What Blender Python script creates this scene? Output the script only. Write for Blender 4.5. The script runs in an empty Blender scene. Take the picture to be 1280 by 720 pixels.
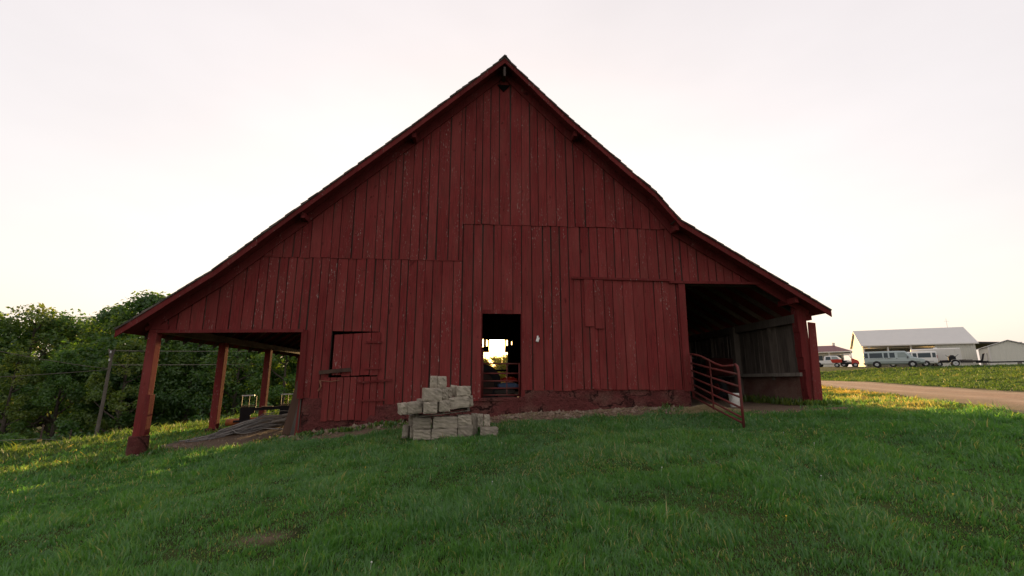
import bpy, math, random
import numpy as np
from mathutils import Vector, Matrix, Euler
R = math.radians
random.seed(7); rng = np.random.default_rng(11)
sc = bpy.context.scene
col = sc.collection

# ------------------------------------------------------------------ camera
FOC, PITCH, CZ = 569., R(11.5), 1.25           # 16 mm lens, tipped up
cam_d = bpy.data.cameras.new('camera'); cam = bpy.data.objects.new('camera', cam_d); col.objects.link(cam)
cam_d.sensor_width = 36; cam_d.lens = FOC/1280*36
cam.location = (0, 0, CZ); cam.rotation_euler = (R(90)+PITCH, 0, 0)
cam_d.clip_end = 6000; cam_d.clip_start = .05
sc.camera = cam

def ray(x, y):
    d = 360-y
    return x-640, FOC*math.cos(PITCH)-d*math.sin(PITCH), FOC*math.sin(PITCH)+d*math.cos(PITCH)
def at(x, y, Y):
    a, b, c = ray(x, y); k = Y/b
    return Vector((a*k, Y, CZ+c*k))
YAW, D0 = R(5), 11.
def W(u, v, w=0):
    return Vector((u*math.cos(YAW)-v*math.sin(YAW), D0+u*math.sin(YAW)+v*math.cos(YAW), w))
def F(x, y, v=0):
    a, b, c = ray(x, y)
    k = (v+D0*math.cos(YAW))/(-a*math.sin(YAW)+b*math.cos(YAW))
    X, Y, Z = a*k, b*k, CZ+c*k
    return X*math.cos(YAW)+(Y-D0)*math.sin(YAW), Z

# ------------------------------------------------------------------ noise
def _hash(ix, iy, seed):
    h = (ix.astype(np.int64)*374761393 + iy.astype(np.int64)*668265263 + seed*974711) & 0x7fffffff
    h = ((h ^ (h >> 13))*1274126177) & 0x7fffffff
    return ((h ^ (h >> 16)) & 0xffff)/65535.
def vnoise(x, y, seed=0):
    x = np.asarray(x, float); y = np.asarray(y, float)
    ix, iy = np.floor(x), np.floor(y); fx, fy = x-ix, y-iy
    fx = fx*fx*(3-2*fx); fy = fy*fy*(3-2*fy)
    a, b = _hash(ix, iy, seed), _hash(ix+1, iy, seed)
    c, d = _hash(ix, iy+1, seed), _hash(ix+1, iy+1, seed)
    return (a*(1-fx)+b*fx)*(1-fy)+(c*(1-fx)+d*fx)*fy
def fbm(x, y, seed=0, o=3):
    s, a, t = 0., 1., 0.
    for i in range(o):
        s = s+a*vnoise(x*2**i, y*2**i, seed+i*17); t += a; a *= .5
    return s/t

# ------------------------------------------------------------------ terrain
ctrl = [(0,0,0),(-2,3,-.03),(3,3,.1),(-6,3,-.42),(-10,2,-.9),(8,3,.33),(14,3,.5),(0,6.5,.18),(-9.7,9.2,-.6),(-14,10,-1.05),
        (4.5,7.5,.38),(-4,7,-.05),(9.5,8.7,.66),(12.3,14,.75),(19.2,17.5,.82),(24.5,28,1.0),(19,28.8,.86),(30,29,1.35),(27.5,41,1.08),(33,55,1.25),(40,42,1.95),(49,60,2.9),(60,50,2.9),
        (62,60,3.0),(59,79,3.6),(75,75,3.45),(75,58,3.1),(90,90,3.9),(-8,20,.0),(-14,21,-.75),(-20,24,-1.9),(-30,34,-3.7),(-42,45,-5.5),
        (-25,45,-5.0),(-18,40,-3.2),(-12,30,-1.2),(-35,22,-3.6),(-60,40,-6.5),(-60,80,-6),(-30,70,-5.5),(-5,30,.5),(0,24,.7),(5,30,.75),
        (0,50,.8),(0,90,1.2),(30,90,3.0),(-30,10,-2.4),(-60,10,-5),(30,5,1.2),(60,20,2.4),(0,-10,-.3),(-20,-10,-1.8),(20,-10,.4)]
for u, w in [(-8.25,-.36),(-6.5,-.18),(-4.65,-.01),(-2.2,.27),(.4,.36),(1.2,.43),(4.4,.55),(7.6,.65)]:
    p = W(u, 0); ctrl.append((p.x, p.y, w))
for u, v, w in [(-8.25,3.1,-.2),(-8.25,6.2,-.06),(-5,6,.1),(-3,6,.35),(0,6,.5),(3,6,.58),(6,5,.62),(7.6,10,.72),(-3,12,.4)]:
    p = W(u, v); ctrl.append((p.x, p.y, w))
C = np.array(ctrl, float)
def _U(r2): return .5*r2*np.log(r2+1e-9)
def _sc(a): return np.sign(a)*np.log1p(np.abs(a)/12.)*12.
CX, CY = C[:,0], C[:,1]
nC = len(C)
K = _U((CX[:,None]-CX)**2+(CY[:,None]-CY)**2)+np.eye(nC)*2.0
P = np.c_[np.ones(nC), CX, CY]
A = np.block([[K, P],[P.T, np.zeros((3,3))]])
WT = np.linalg.solve(A, np.r_[C[:,2], 0, 0, 0])
ROAD = [(8.9,1.5),(11.5,8),(14.2,12.9),(18.4,20.8),(22.8,31),(27.2,41),(32.5,55),(40,75),(46,90)]
RP = np.array(ROAD, float)
def road_dist(x, y):
    x = np.asarray(x, float); y = np.asarray(y, float); best = np.full(np.shape(x), 1e9)
    for (x0,y0),(x1,y1) in zip(ROAD[:-1], ROAD[1:]):
        dx, dy = x1-x0, y1-y0; t = np.clip(((x-x0)*dx+(y-y0)*dy)/(dx*dx+dy*dy), 0, 1)
        best = np.minimum(best, np.hypot(x-x0-t*dx, y-y0-t*dy))
    return best
def to_uv(x, y):
    c, s = math.cos(YAW), math.sin(YAW)
    return x*c+(y-D0)*s, -x*s+(y-D0)*c
def hgt(x, y):
    x = np.atleast_1d(np.asarray(x, float)); y = np.atleast_1d(np.asarray(y, float))
    out = np.empty(x.shape)
    fx, fy = x.ravel(), y.ravel(); o = out.ravel()
    for i in range(0, len(fx), 100000):
        a = np.clip(fx[i:i+100000], -75, 100); b = np.clip(fy[i:i+100000], -15, 100)
        r2 = (a[:,None]-CX)**2+(b[:,None]-CY)**2
        o[i:i+100000] = _U(r2)@WT[:nC]+WT[nC]+WT[nC+1]*a+WT[nC+2]*b
    z = o.reshape(x.shape)
    near = np.clip(1-np.hypot(x-2, y-8)/38, 0, 1)
    u, v = to_uv(x, y)
    bump = (fbm(x*.55, y*.55, 3, 3)-.5)*.16+(fbm(x*1.7, y*1.7, 9, 2)-.5)*.06
    rd = np.clip((road_dist(x, y)-2.4)/2.5, 0, 1)
    barn = np.clip(np.maximum(np.maximum(-5.2-u, u-8.0), np.maximum(-.3-v, v-13))*1.2, 0, 1)
    berm = .17*np.clip(1+v/.75, 0, 1)**1.6*(v < .15)*(.55+.9*fbm(u*1.3, v*0+2, 23, 3)-.2)*np.clip((u+4.9)*3, 0, 1)*np.clip((4.5-u)*3, 0, 1)
    return z+bump*near**.5*rd*barn+berm
def gz(x, y): return float(hgt(x, y)[0])
def dirt(x, y):
    x = np.asarray(x, float); y = np.asarray(y, float)
    u, v = to_uv(x, y)
    n = fbm(x*1.1, y*1.1, 21, 4)-.5
    def ell(cu, cv, ru, rv): return 1-np.hypot((u-cu)/ru, (v-cv)/rv)
    m = ell(-6.3, 2.4, 2.5, 3.6)
    m = np.maximum(m, 1-np.maximum(np.abs(u+0)/4.9, np.abs(v+.0)/.8))            # foundation strip
    m = np.maximum(m, np.where((u>-4.9)&(u<7.8)&(v>-.1)&(v<13), 1., -1))         # barn floor
    m = np.maximum(m, ell(5.6, .2, 2.2, 1.6))
    m = np.maximum(m, ell(7.2, -1.3, 1.2, .32)*1.2)
    m = np.maximum(m, ell(5.0, -.55, 1.0, .5))
    for cx, cy, r in [(-1.95,3.95,.3),(1.25,3.3,.22),(2.7,4.0,.2),(3.3,3.3,.3),(-1.1,3.3,.2)]:
        m = np.maximum(m, (1-np.hypot(x-cx, (y-cy)*1.4)/(r*1.5))*.30)
        return np.clip((m*1.2+n*1.1)*2.2, 0, 1)

# ------------------------------------------------------------------ materials
def _mat(name):
    m = bpy.data.materials.new(name); m.use_nodes = True
    nt = m.node_tree; nt.nodes.clear()
    out = nt.nodes.new('ShaderNodeOutputMaterial')
    return m, nt, out
def N(nt, t, **kw):
    n = nt.nodes.new(t)
    for k, v in kw.items():
        if k in n.inputs.keys() if isinstance(k, str) else False: n.inputs[k].default_value = v
        else: setattr(n, k, v)
    return n
def noise(nt, vec, scale=(1,1,1), s=5., det=4., rough=.55):
    mp = nt.nodes.new('ShaderNodeMapping'); mp.inputs['Scale'].default_value = scale
    nt.links.new(vec, mp.inputs['Vector'])
    t = nt.nodes.new('ShaderNodeTexNoise'); t.inputs['Scale'].default_value = s; t.inputs['Detail'].default_value = det
    t.inputs['Roughness'].default_value = rough
    nt.links.new(mp.outputs[0], t.inputs['Vector'])
    return t.outputs['Fac']
def ramp(nt, fac, stops):
    r = nt.nodes.new('ShaderNodeValToRGB'); e = r.color_ramp.elements
    while len(e) < len(stops): e.new(.5)
    for i, (p, c) in enumerate(stops):
        e[i].position = p; e[i].color = (c, c, c, 1) if isinstance(c, (int, float)) else (*c, 1)
    nt.links.new(fac, r.inputs['Fac'])
    return r.outputs['Color']
def mix(nt, fac, a, b, mode='MIX'):
    m = nt.nodes.new('ShaderNodeMix'); m.data_type = 'RGBA'; m.blend_type = mode; m.clamp_factor = True
    for sock, val in ((m.inputs[0], fac), (m.inputs[6], a), (m.inputs[7], b)):
        if isinstance(val, (int, float)): sock.default_value = val
        elif isinstance(val, tuple): sock.default_value = (*val, 1)
        else: nt.links.new(val, sock)
    return m.outputs[2]
def math_(nt, op, a, b=0.):
    m = nt.nodes.new('ShaderNodeMath'); m.operation = op
    for s, v in zip(m.inputs, (a, b)):
        if isinstance(v, (int, float)): s.default_value = v
        else: nt.links.new(v, s)
    return m.outputs[0]
def attr(nt, name):
    a = nt.nodes.new('ShaderNodeAttribute'); a.attribute_name = name
    return a
def finish(nt, out, color, rough=.8, bump=None, bs=.3, bd=.02, metal=0., spec=.3):
    b = nt.nodes.new('ShaderNodeBsdfPrincipled')
    if isinstance(color, tuple): b.inputs['Base Color'].default_value = (*color, 1)
    else: nt.links.new(color, b.inputs['Base Color'])
    if isinstance(rough, (int, float)): b.inputs['Roughness'].default_value = rough
    else: nt.links.new(rough, b.inputs['Roughness'])
    b.inputs['Metallic'].default_value = metal; b.inputs['Specular IOR Level'].default_value = spec
    if bump is not None:
        bp = nt.nodes.new('ShaderNodeBump'); bp.inputs['Strength'].default_value = bs; bp.inputs['Distance'].default_value = bd
        nt.links.new(bump, bp.inputs['Height']); nt.links.new(bp.outputs[0], b.inputs['Normal'])
    nt.links.new(b.outputs[0], out.inputs['Surface'])
    return b
def coords(nt, k='Object'):
    return nt.nodes.new('ShaderNodeTexCoord').outputs[k]

def wood(name, base, dark, light, peel=.0, peelcol=(.42,.38,.34), rough=.75, grain=(1,1,.06), bs=.5, spec=.25):
    """painted or bare boards: grain along local z, tone attribute per board"""
    m, nt, out = _mat(name); co = coords(nt)
    tone = attr(nt, 'tone').outputs['Fac']
    off = nt.nodes.new('ShaderNodeVectorMath'); off.operation = 'MULTIPLY_ADD'
    cmb = nt.nodes.new('ShaderNodeCombineXYZ')
    for i in range(3): nt.links.new(tone, cmb.inputs[i])
    nt.links.new(cmb.outputs[0], off.inputs[0]); off.inputs[1].default_value = (13, 7, 31); nt.links.new(co, off.inputs[2])
    v = off.outputs[0]
    g = noise(nt, v, grain, 42., 5., .65)
    big = noise(nt, v, (1.2, 1, .5), 1.6, 3.)
    c = mix(nt, ramp(nt, g, [(.32, 0.), (.68, 1.)]), dark, base)
    c = mix(nt, ramp(nt, big, [(.35, 0.), (.75, .7)]), c, light)
    tv = nt.nodes.new('ShaderNodeMapRange'); nt.links.new(tone, tv.inputs[0]); tv.inputs[3].default_value = (.9 if 'barn' in name else .84) if 'paint' in name else .5; tv.inputs[4].default_value = (1.1 if 'barn' in name else 1.16) if 'paint' in name else 1.4
    c = mix(nt, 1., c, tv.outputs[0], 'MULTIPLY')
    if peel > 0:
        p1 = noise(nt, v, (1, 1, .28), 46., 3., .6)
        p2 = noise(nt, v, (3.2, 1, .55), 1.7, 3.)
        s = math_(nt, 'MULTIPLY', ramp(nt, p1, [(.60, 0.), (.66, 1.)]), ramp(nt, p2, [(.60-peel*.1, 0.), (.70, 1.)]))
        c = mix(nt, math_(nt, 'MULTIPLY', s, .6), c, peelcol)
        wn = noise(nt, v, (1, 1, .12), 11., 6., .7)                # worn, browner streaks along the grain
        c = mix(nt, ramp(nt, wn, [(.50, 0.), (.66, .55)]), c, (.115, .036, .029))
        k1 = noise(nt, v, (1, 1, .5), 9., 2.)                      # knots and stains
        c = mix(nt, ramp(nt, k1, [(.68, 0.), (.76, .65)]), c, (dark[0]*.45, dark[1]*.5, dark[2]*.5))
    finish(nt, out, c, rough, g, bs, .006, spec=spec)
    return m
def plain(name, base, var=.25, s=6., rough=.6, metal=0., bs=.15, spec=.4, dirtcol=None, bd=.01):
    m, nt, out = _mat(name); co = coords(nt)
    n = noise(nt, co, (1,1,1), s, 5.)
    d = tuple(x*(1-var) for x in base); l = tuple(min(1, x*(1+var)) for x in base)
    c = mix(nt, n, d, l)
    if dirtcol:
        n2 = noise(nt, co, (1,1,1), s*.35, 5., .65)
        c = mix(nt, ramp(nt, n2, [(.45, 0.), (.7, .8)]), c, dirtcol)
    finish(nt, out, c, rough, n, bs, bd, metal, spec)
    return m
def rough_masonry(name, a, b, c3, s=7., bs=.9, bd=.05, thr=(.45,.7), each=False, crack=False):
    m, nt, out = _mat(name); co = coords(nt)
    n1 = noise(nt, co, (1,1,1), s, 8., .65); n2 = noise(nt, co, (1,1,1.4), s*.25, 4.); n3 = noise(nt, co, (1,1,1), s*6, 4., .7)
    c = mix(nt, n1, a, b); c = mix(nt, ramp(nt, n2, [(thr[0], 0.), (thr[1], .85)]), c, c3)
    c = mix(nt, ramp(nt, n3, [(.3, .55), (.5, 0.)]), c, tuple(x*.35 for x in a))
    h = math_(nt, 'ADD', n1, math_(nt, 'MULTIPLY', n3, .35))
    if each:
        oi = nt.nodes.new('ShaderNodeObjectInfo'); mr_ = nt.nodes.new('ShaderNodeMapRange'); nt.links.new(oi.outputs['Random'], mr_.inputs[0]); mr_.inputs[3].default_value = .72; mr_.inputs[4].default_value = 1.12
        c = mix(nt, 1., c, mr_.outputs[0], 'MULTIPLY')
    if crack:
        vo = nt.nodes.new('ShaderNodeTexVoronoi'); vo.feature = 'DISTANCE_TO_EDGE'; vo.inputs['Scale'].default_value = 1.5
        wv = nt.nodes.new('ShaderNodeVectorMath'); wv.operation = 'ADD'; nt.links.new(co, wv.inputs[0])
        cmb = nt.nodes.new('ShaderNodeCombineXYZ'); nt.links.new(n1, cmb.inputs[0]); nt.links.new(n2, cmb.inputs[2]); nt.links.new(cmb.outputs[0], wv.inputs[1]); nt.links.new(wv.outputs[0], vo.inputs['Vector'])
        ck = ramp(nt, vo.outputs['Distance'], [(.0, 1.), (.035, 0.)]); ck = math_(nt, 'MULTIPLY', ck, ramp(nt, n2, [(.45, 0.), (.55, 1.)]))
        c = mix(nt, ck, c, tuple(x*.3 for x in a)); h = math_(nt, 'SUBTRACT', h, ck)
    finish(nt, out, c, .92, h, bs, bd, spec=.15)
    return m
def leafmat(name, c0, c1, c2, trans=.45, tcol=1.5, gloss=.035):
    m, nt, out = _mat(name)
    t = attr(nt, 'tone').outputs['Fac']
    c = ramp(nt, t, [(0., c0), (.55, c1), (1., c2)])
    d = nt.nodes.new('ShaderNodeBsdfDiffuse'); nt.links.new(c, d.inputs[0])
    tr = nt.nodes.new('ShaderNodeBsdfTranslucent')
    nt.links.new(mix(nt, 1., c, (tcol*1.1, tcol, tcol*.45), 'MULTIPLY'), tr.inputs[0])
    ms = nt.nodes.new('ShaderNodeMixShader'); ms.inputs[0].default_value = trans
    nt.links.new(d.outputs[0], ms.inputs[1]); nt.links.new(tr.outputs[0], ms.inputs[2])
    gl = nt.nodes.new('ShaderNodeBsdfGlossy'); gl.inputs['Roughness'].default_value = .5; gl.inputs[0].default_value = (.8,.8,.8,1)
    m2 = nt.nodes.new('ShaderNodeMixShader'); m2.inputs[0].default_value = gloss
    nt.links.new(ms.outputs[0], m2.inputs[1]); nt.links.new(gl.outputs[0], m2.inputs[2])
    nt.links.new(m2.outputs[0], out.inputs['Surface'])
    return m
def glass(name, tint=(.02,.03,.035)):
    m, nt, out = _mat(name); n = noise(nt, coords(nt), (1,1,1), 1.5, 2.)
    finish(nt, out, mix(nt, n, tint, tuple(x*1.8 for x in tint)), .15, spec=.35)
    return m

RED = wood('red_barn_paint', (.196,.0285,.0285), (.098,.0175,.0175), (.205,.050,.045), peel=1.0, rough=.9, spec=.06)
REDTRIM = wood('red_trim_paint', (.140,.0205,.0205), (.080,.0125,.0130), (.16,.034,.033), peel=.5, rough=.9, spec=.06)
BARE = wood('weathered_bare_wood', (.10,.080,.066), (.035,.028,.024), (.17,.14,.115), rough=.9)
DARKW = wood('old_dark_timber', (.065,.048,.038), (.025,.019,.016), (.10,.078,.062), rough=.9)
GREYW = wood('grey_weathered_plank', (.17,.145,.12), (.07,.058,.05), (.25,.22,.19), rough=.9)
BROWNW = wood('brown_rusted_board', (.085,.045,.032), (.04,.022,.017), (.12,.07,.05), rough=.9)
SHINGLE = wood('old_roof_shingle', (.07,.058,.05), (.03,.025,.022), (.12,.1,.085), rough=.95)
FOUND = rough_masonry('red_washed_rubble', (.085,.021,.020), (.17,.048,.044), (.16,.085,.066), 6., 1., .12, crack=True)
FOUND2 = rough_masonry('brown_plaster_wall', (.15,.085,.066), (.22,.13,.10), (.12,.045,.04), 6., .9, .06)
BLOCK = rough_masonry('buff_concrete_block', (.27,.235,.185), (.40,.345,.275), (.19,.165,.135), 30., .55, .005, (.42,.75), each=True)
GATE = plain('faded_red_gate_paint', (.125,.024,.022), .35, 9., .6, spec=.2, dirtcol=(.09,.045,.035))
BLACKM = plain('black_steel', (.018,.018,.02), .4, 8., .7, .0, spec=.12)
ORANGE = plain('orange_rusty_steel', (.42,.13,.03), .3, 7., .6, dirtcol=(.16,.06,.025))
WIREM = wood('grey_wire', (.20,.185,.17), (.09,.08,.075), (.28,.26,.24), rough=.6)
STEELW = plain('fence_steel_wire', (.12,.115,.11), .4, 9., .6)
BUCKET = plain('white_plastic', (.55,.54,.5), .12, 9., .45, dirtcol=(.3,.26,.2))
WHITEM = plain('white_painted_metal', (.62,.59,.54), .06, 2., .5)
WROOF = plain('pale_metal_roof', (.56,.54,.51), .07, 1.2, .6)
CREAM = plain('cream_siding', (.60,.58,.50), .05, 2., .7)
MAROON = plain('maroon_metal_roof', (.13,.03,.03), .2, 2., .5)
SILVER = plain('silver_green_car_paint', (.33,.38,.37), .04, 2., .3, .3)
WHITEP = plain('white_car_paint', (.66,.65,.62), .04, 2., .3)
REDP = plain('red_machine_paint', (.42,.035,.02), .15, 4., .4)
TYRE = plain('black_rubber', (.02,.02,.021), .3, 10., .85)
RIMM = plain('pale_wheel_metal', (.45,.45,.45), .1, 6., .4, .6)
GLASS = glass('dark_glass')
GLASSL = glass('pale_glass', (.16,.19,.18))
PLASTIC = plain('grey_plastic', (.08,.08,.085), .2, 6., .6)
LAMPR = plain('red_lamp_lens', (.4,.03,.02), .1, 6., .3)
POLEM = wood('grey_pole_wood', (.20,.17,.135), (.11,.09,.072), (.27,.235,.195), rough=.9)
RUST = plain('rusty_iron', (.055,.035,.028), .4, 12., .8)
BLUET = plain('blue_sack_cloth', (.10,.17,.30), .25, 7., .7)
BARK = plain('tree_bark', (.07,.055,.042), .4, 5., .9, bs=.8, bd=.05)
STRAW = plain('dry_straw', (.33,.26,.14), .3, 20., .9)
STONE = rough_masonry('field_stone', (.2,.15,.11), (.28,.22,.17), (.16,.075,.055), 10., .8, .03)
LEAF = [leafmat('leaf_deep_green', (.020,.056,.013), (.044,.105,.022), (.10,.155,.03), tcol=2.0),
        leafmat('leaf_mid_green', (.030,.078,.017), (.062,.138,.027), (.125,.185,.034), tcol=2.0),
        leafmat('leaf_yellow_green', (.042,.085,.016), (.085,.14,.024), (.165,.19,.03), tcol=1.8)]
GRASSM = leafmat('grass_blade', (.038,.128,.025), (.082,.212,.046), (.32,.27,.12), trans=.48, tcol=2.0, gloss=.05)
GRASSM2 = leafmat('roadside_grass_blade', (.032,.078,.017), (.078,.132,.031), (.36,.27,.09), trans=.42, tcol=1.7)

LEAF_SUN = leafmat('leaf_sun_gold', (.09,.10,.015), (.15,.14,.02), (.22,.18,.03), trans=.6, tcol=1.9)  # gold of the low backlight put into the bush leaf colour
def ground_material():
    m, nt, out = _mat('lawn_soil'); co = coords(nt)
    n1 = noise(nt, co, (1,1,1), 1.3, 6.); n2 = noise(nt, co, (1,1,1), 18., 5., .7); n3 = noise(nt, co, (1,1,1), .12, 3.); n4 = noise(nt, co, (1,1,1), 70., 3.)
    g = mix(nt, ramp(nt, n2, [(.3, 0.), (.7, 1.)]), (.010,.017,.005), (.034,.046,.012))
    g = mix(nt, ramp(nt, n1, [(.42, 0.), (.72, .8)]), g, (.075,.080,.026))
    g = mix(nt, ramp(nt, n3, [(.4, 0.), (.65, .6)]), g, (.06,.085,.018))
    d = mix(nt, n2, (.085,.055,.036), (.19,.135,.095))
    d = mix(nt, ramp(nt, n4, [(.55, 0.), (.68, .8)]), d, (.27,.215,.16))
    c = mix(nt, ramp(nt, attr(nt, 'dirt').outputs['Fac'], [(.25, 0.), (.6, 1.)]), g, d)
    finish(nt, out, c, .95, math_(nt, 'ADD', n2, n4), .8, .03, spec=.1)
    return m
def road_material():
    m, nt, out = _mat('gravel_road'); co = coords(nt)
    n1 = noise(nt, co, (1,1,1), .9, 5.); n2 = noise(nt, co, (1,1,1), 14., 6., .8)
    c = mix(nt, ramp(nt, n2, [(.3, 0.), (.7, 1.)]), (.20,.125,.082), (.48,.325,.225))
    rut = ramp(nt, attr(nt, 'edge').outputs['Fac'], [(.0, 0.), (.22, .1), (.42, 1.), (.62, .1)]); c = mix(nt, math_(nt, 'MULTIPLY', rut, .6), c, (.46,.335,.24))
    c = mix(nt, ramp(nt, noise(nt, co, (1,1,1), 3., 5., .7), [(.55, 0.), (.7, .5)]), c, (.10,.095,.045))
    c = mix(nt, ramp(nt, n1, [(.4, 0.), (.7, .7)]), c, (.24,.185,.125))
    c = mix(nt, ramp(nt, attr(nt, 'edge').outputs['Fac'], [(.5, 0.), (1., .7)]), c, (.12,.12,.05))
    finish(nt, out, c, .95, n2, .8, .03, spec=.1)
    return m

# ------------------------------------------------------------------ mesh builder
class MB:
    def __init__(s): s.v = []; s.f = []; s.t = []
    def add(s, vs, fs, tone=None):
        b = len(s.v); t = random.random() if tone is None else tone
        s.v += [tuple(x) for x in vs]; s.t += [t]*len(vs); s.f += [tuple(b+i for i in q) for q in fs]
        return s
    def box(s, c, d, rot=None, tone=None, taper=1.):
        x, y, z = d[0]/2, d[1]/2, d[2]/2; k = taper
        vs = [Vector(p) for p in ((-x,-y,-z),(x,-y,-z),(x,y,-z),(-x,y,-z),(-x*k,-y*k,z),(x*k,-y*k,z),(x*k,y*k,z),(-x*k,y*k,z))]
        if rot is not None:
            M = rot if isinstance(rot, Matrix) else Euler(rot).to_matrix(); vs = [M@p for p in vs]
        return s.add([p+Vector(c) for p in vs], [(0,3,2,1),(4,5,6,7),(0,1,5,4),(1,2,6,5),(2,3,7,6),(3,0,4,7)], tone)
    def hexa(s, lo, hi, tone=None):     # 4 lower points, 4 upper points, same winding
        return s.add(list(lo)+list(hi), [(0,3,2,1),(4,5,6,7),(0,1,5,4),(1,2,6,5),(2,3,7,6),(3,0,4,7)], tone)
    def bar(s, a, b, w, h, up=(0,0,1), tone=None):
        a, b = Vector(a), Vector(b); d = (b-a); L = d.length; d.normalize()
        u = Vector(up); x = d.cross(u)
        if x.length < 1e-4: x = d.cross(Vector((1,0,0)))
        x.normalize(); y = x.cross(d)
        lo = [a+x*i*w/2+y*j*h/2 for i, j in ((-1,-1),(1,-1),(1,1),(-1,1))]
        hi = [p+d*L for p in lo]
        return s.hexa(lo, hi, tone)
    def tube(s, pts, r, n=8, tone=None, cap=True):
        pts = [Vector(p) for p in pts]; rs = r if isinstance(r, (list, tuple)) else [r]*len(pts)
        vs = []; up = None
        for i, p in enumerate(pts):
            d = (pts[min(i+1, len(pts)-1)]-pts[max(i-1, 0)]).normalized()
            if up is None: up = d.cross(Vector((0,0,1)) if abs(d.z) < .9 else Vector((1,0,0))).normalized()
            up = (up-d*up.dot(d)).normalized(); w = d.cross(up)
            vs += [p+(up*math.cos(2*math.pi*k/n)+w*math.sin(2*math.pi*k/n))*rs[i] for k in range(n)]
        fs = [(i*n+k, i*n+(k+1)%n, (i+1)*n+(k+1)%n, (i+1)*n+k) for i in range(len(pts)-1) for k in range(n)]
        if cap: fs += [tuple(range(n-1,-1,-1)), tuple((len(pts)-1)*n+k for k in range(n))]
        return s.add(vs, fs, tone)
    def prism(s, poly, y0, y1, plane='xz', tone=None):
        n = len(poly)
        P = (lambda a, b, c: (a, c, b)) if plane == 'xz' else ((lambda a, b, c: (c, a, b)) if plane == 'yz' else (lambda a, b, c: (a, b, c)))
        vs = [P(a, b, y0) for a, b in poly]+[P(a, b, y1) for a, b in poly]
        fs = [tuple(range(n)), tuple(range(2*n-1, n-1, -1))]+[(i, i+n, (i+1)%n+n, (i+1)%n) for i in range(n)]
        return s.add(vs, fs, tone)
    def loft(s, rings, tone=None):
        n = len(rings[0]); vs = [p for r in rings for p in r]
        fs = [(i*n+k, i*n+(k+1)%n, (i+1)*n+(k+1)%n, (i+1)*n+k) for i in range(len(rings)-1) for k in range(n)]
        fs += [tuple(range(n-1,-1,-1)), tuple((len(rings)-1)*n+k for k in range(n))]
        return s.add(vs, fs, tone)
    def build(s, name, mat, parent=None, bevel=0, smooth=False, loc=None, fix=True):
        me = bpy.data.meshes.new(name); me.from_pydata(s.v, [], s.f)
        a = me.attributes.new('tone', 'FLOAT', 'POINT'); a.data.foreach_set('value', s.t)
        me.materials.append(mat)
        if fix:
            import bmesh
            bm = bmesh.new(); bm.from_mesh(me); bmesh.ops.recalc_face_normals(bm, faces=bm.faces); bm.to_mesh(me); bm.free()
        if smooth: me.polygons.foreach_set('use_smooth', [True]*len(me.polygons))
        o = bpy.data.objects.new(name, me); col.objects.link(o)
        if parent is not None: o.parent = parent
        if loc is not None: o.location = loc
        if bevel:
            b = o.modifiers.new('bevel', 'BEVEL'); b.width = bevel; b.segments = 2; b.limit_method = 'ANGLE'; b.angle_limit = R(40)
        return o
def tag(o, label=None, cat=None, group=None, kind=None):
    for k, v in (('label', label), ('category', cat), ('group', group), ('kind', kind)):
        if v: o[k] = v
    return o
def empty(name, loc, rz=0, label=None, cat=None, group=None, rot=None):
    o = bpy.data.objects.new(name, None); col.objects.link(o); o.location = loc
    o.rotation_euler = rot if rot else (0, 0, rz); o.empty_display_size = .3
    return tag(o, label, cat, group)
def children(o): return [c for c in bpy.data.objects if c.parent == o]
def copy_tree(o, parent=None):
    c = o.copy(); col.objects.link(c)
    if parent is not None: c.parent = parent
    for ch in children(o): copy_tree(ch, c)
    return c
def np_mesh(name, V, faces_flat, loop_tot, mat, tone, parent=None, smooth=False):
    me = bpy.data.meshes.new(name)
    me.vertices.add(len(V)); me.vertices.foreach_set('co', V.astype(np.float32).ravel())
    me.loops.add(len(faces_flat)); me.loops.foreach_set('vertex_index', faces_flat.astype(np.int32))
    st = np.r_[0, np.cumsum(loop_tot)[:-1]].astype(np.int32)
    me.polygons.add(len(loop_tot)); me.polygons.foreach_set('loop_start', st)
    me.update(calc_edges=True); me.validate()
    a = me.attributes.new('tone', 'FLOAT', 'POINT'); a.data.foreach_set('value', tone.astype(np.float32))
    me.materials.append(mat)
    if smooth: me.polygons.foreach_set('use_smooth', [True]*len(me.polygons))
    o = bpy.data.objects.new(name, me); col.objects.link(o)
    if parent is not None: o.parent = parent
    return o

# ------------------------------------------------------------------ ground
def axis(lo, hi, step, far, g=1.22):
    a = list(np.arange(lo, hi+1e-6, step)); s = step; x = hi
    while x < far: s *= g; x += s; a.append(x)
    s = step; x = lo; b = []
    while x > -far: s *= g; x -= s; b.append(x)
    return np.array(b[::-1]+a)
gx = axis(-16, 32, .22, 2200); gy = axis(-1, 34, .22, 2200)
X, Y = np.meshgrid(gx, gy); Z = hgt(X, Y)
V = np.c_[X.ravel(), Y.ravel(), Z.ravel()]
nx, ny = len(gx), len(gy)
i = (np.arange(ny-1)[:,None]*nx+np.arange(nx-1)).ravel()
faces = np.c_[i, i+1, i+nx+1, i+nx]
ground = np_mesh('ground', V, faces.ravel(), np.full(len(faces), 4), ground_material(), np.zeros(len(V)), smooth=True)
a = ground.data.attributes.new('dirt', 'FLOAT', 'POINT'); a.data.foreach_set('value', dirt(X, Y).ravel().astype(np.float32))
tag(ground, kind='structure')

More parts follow.
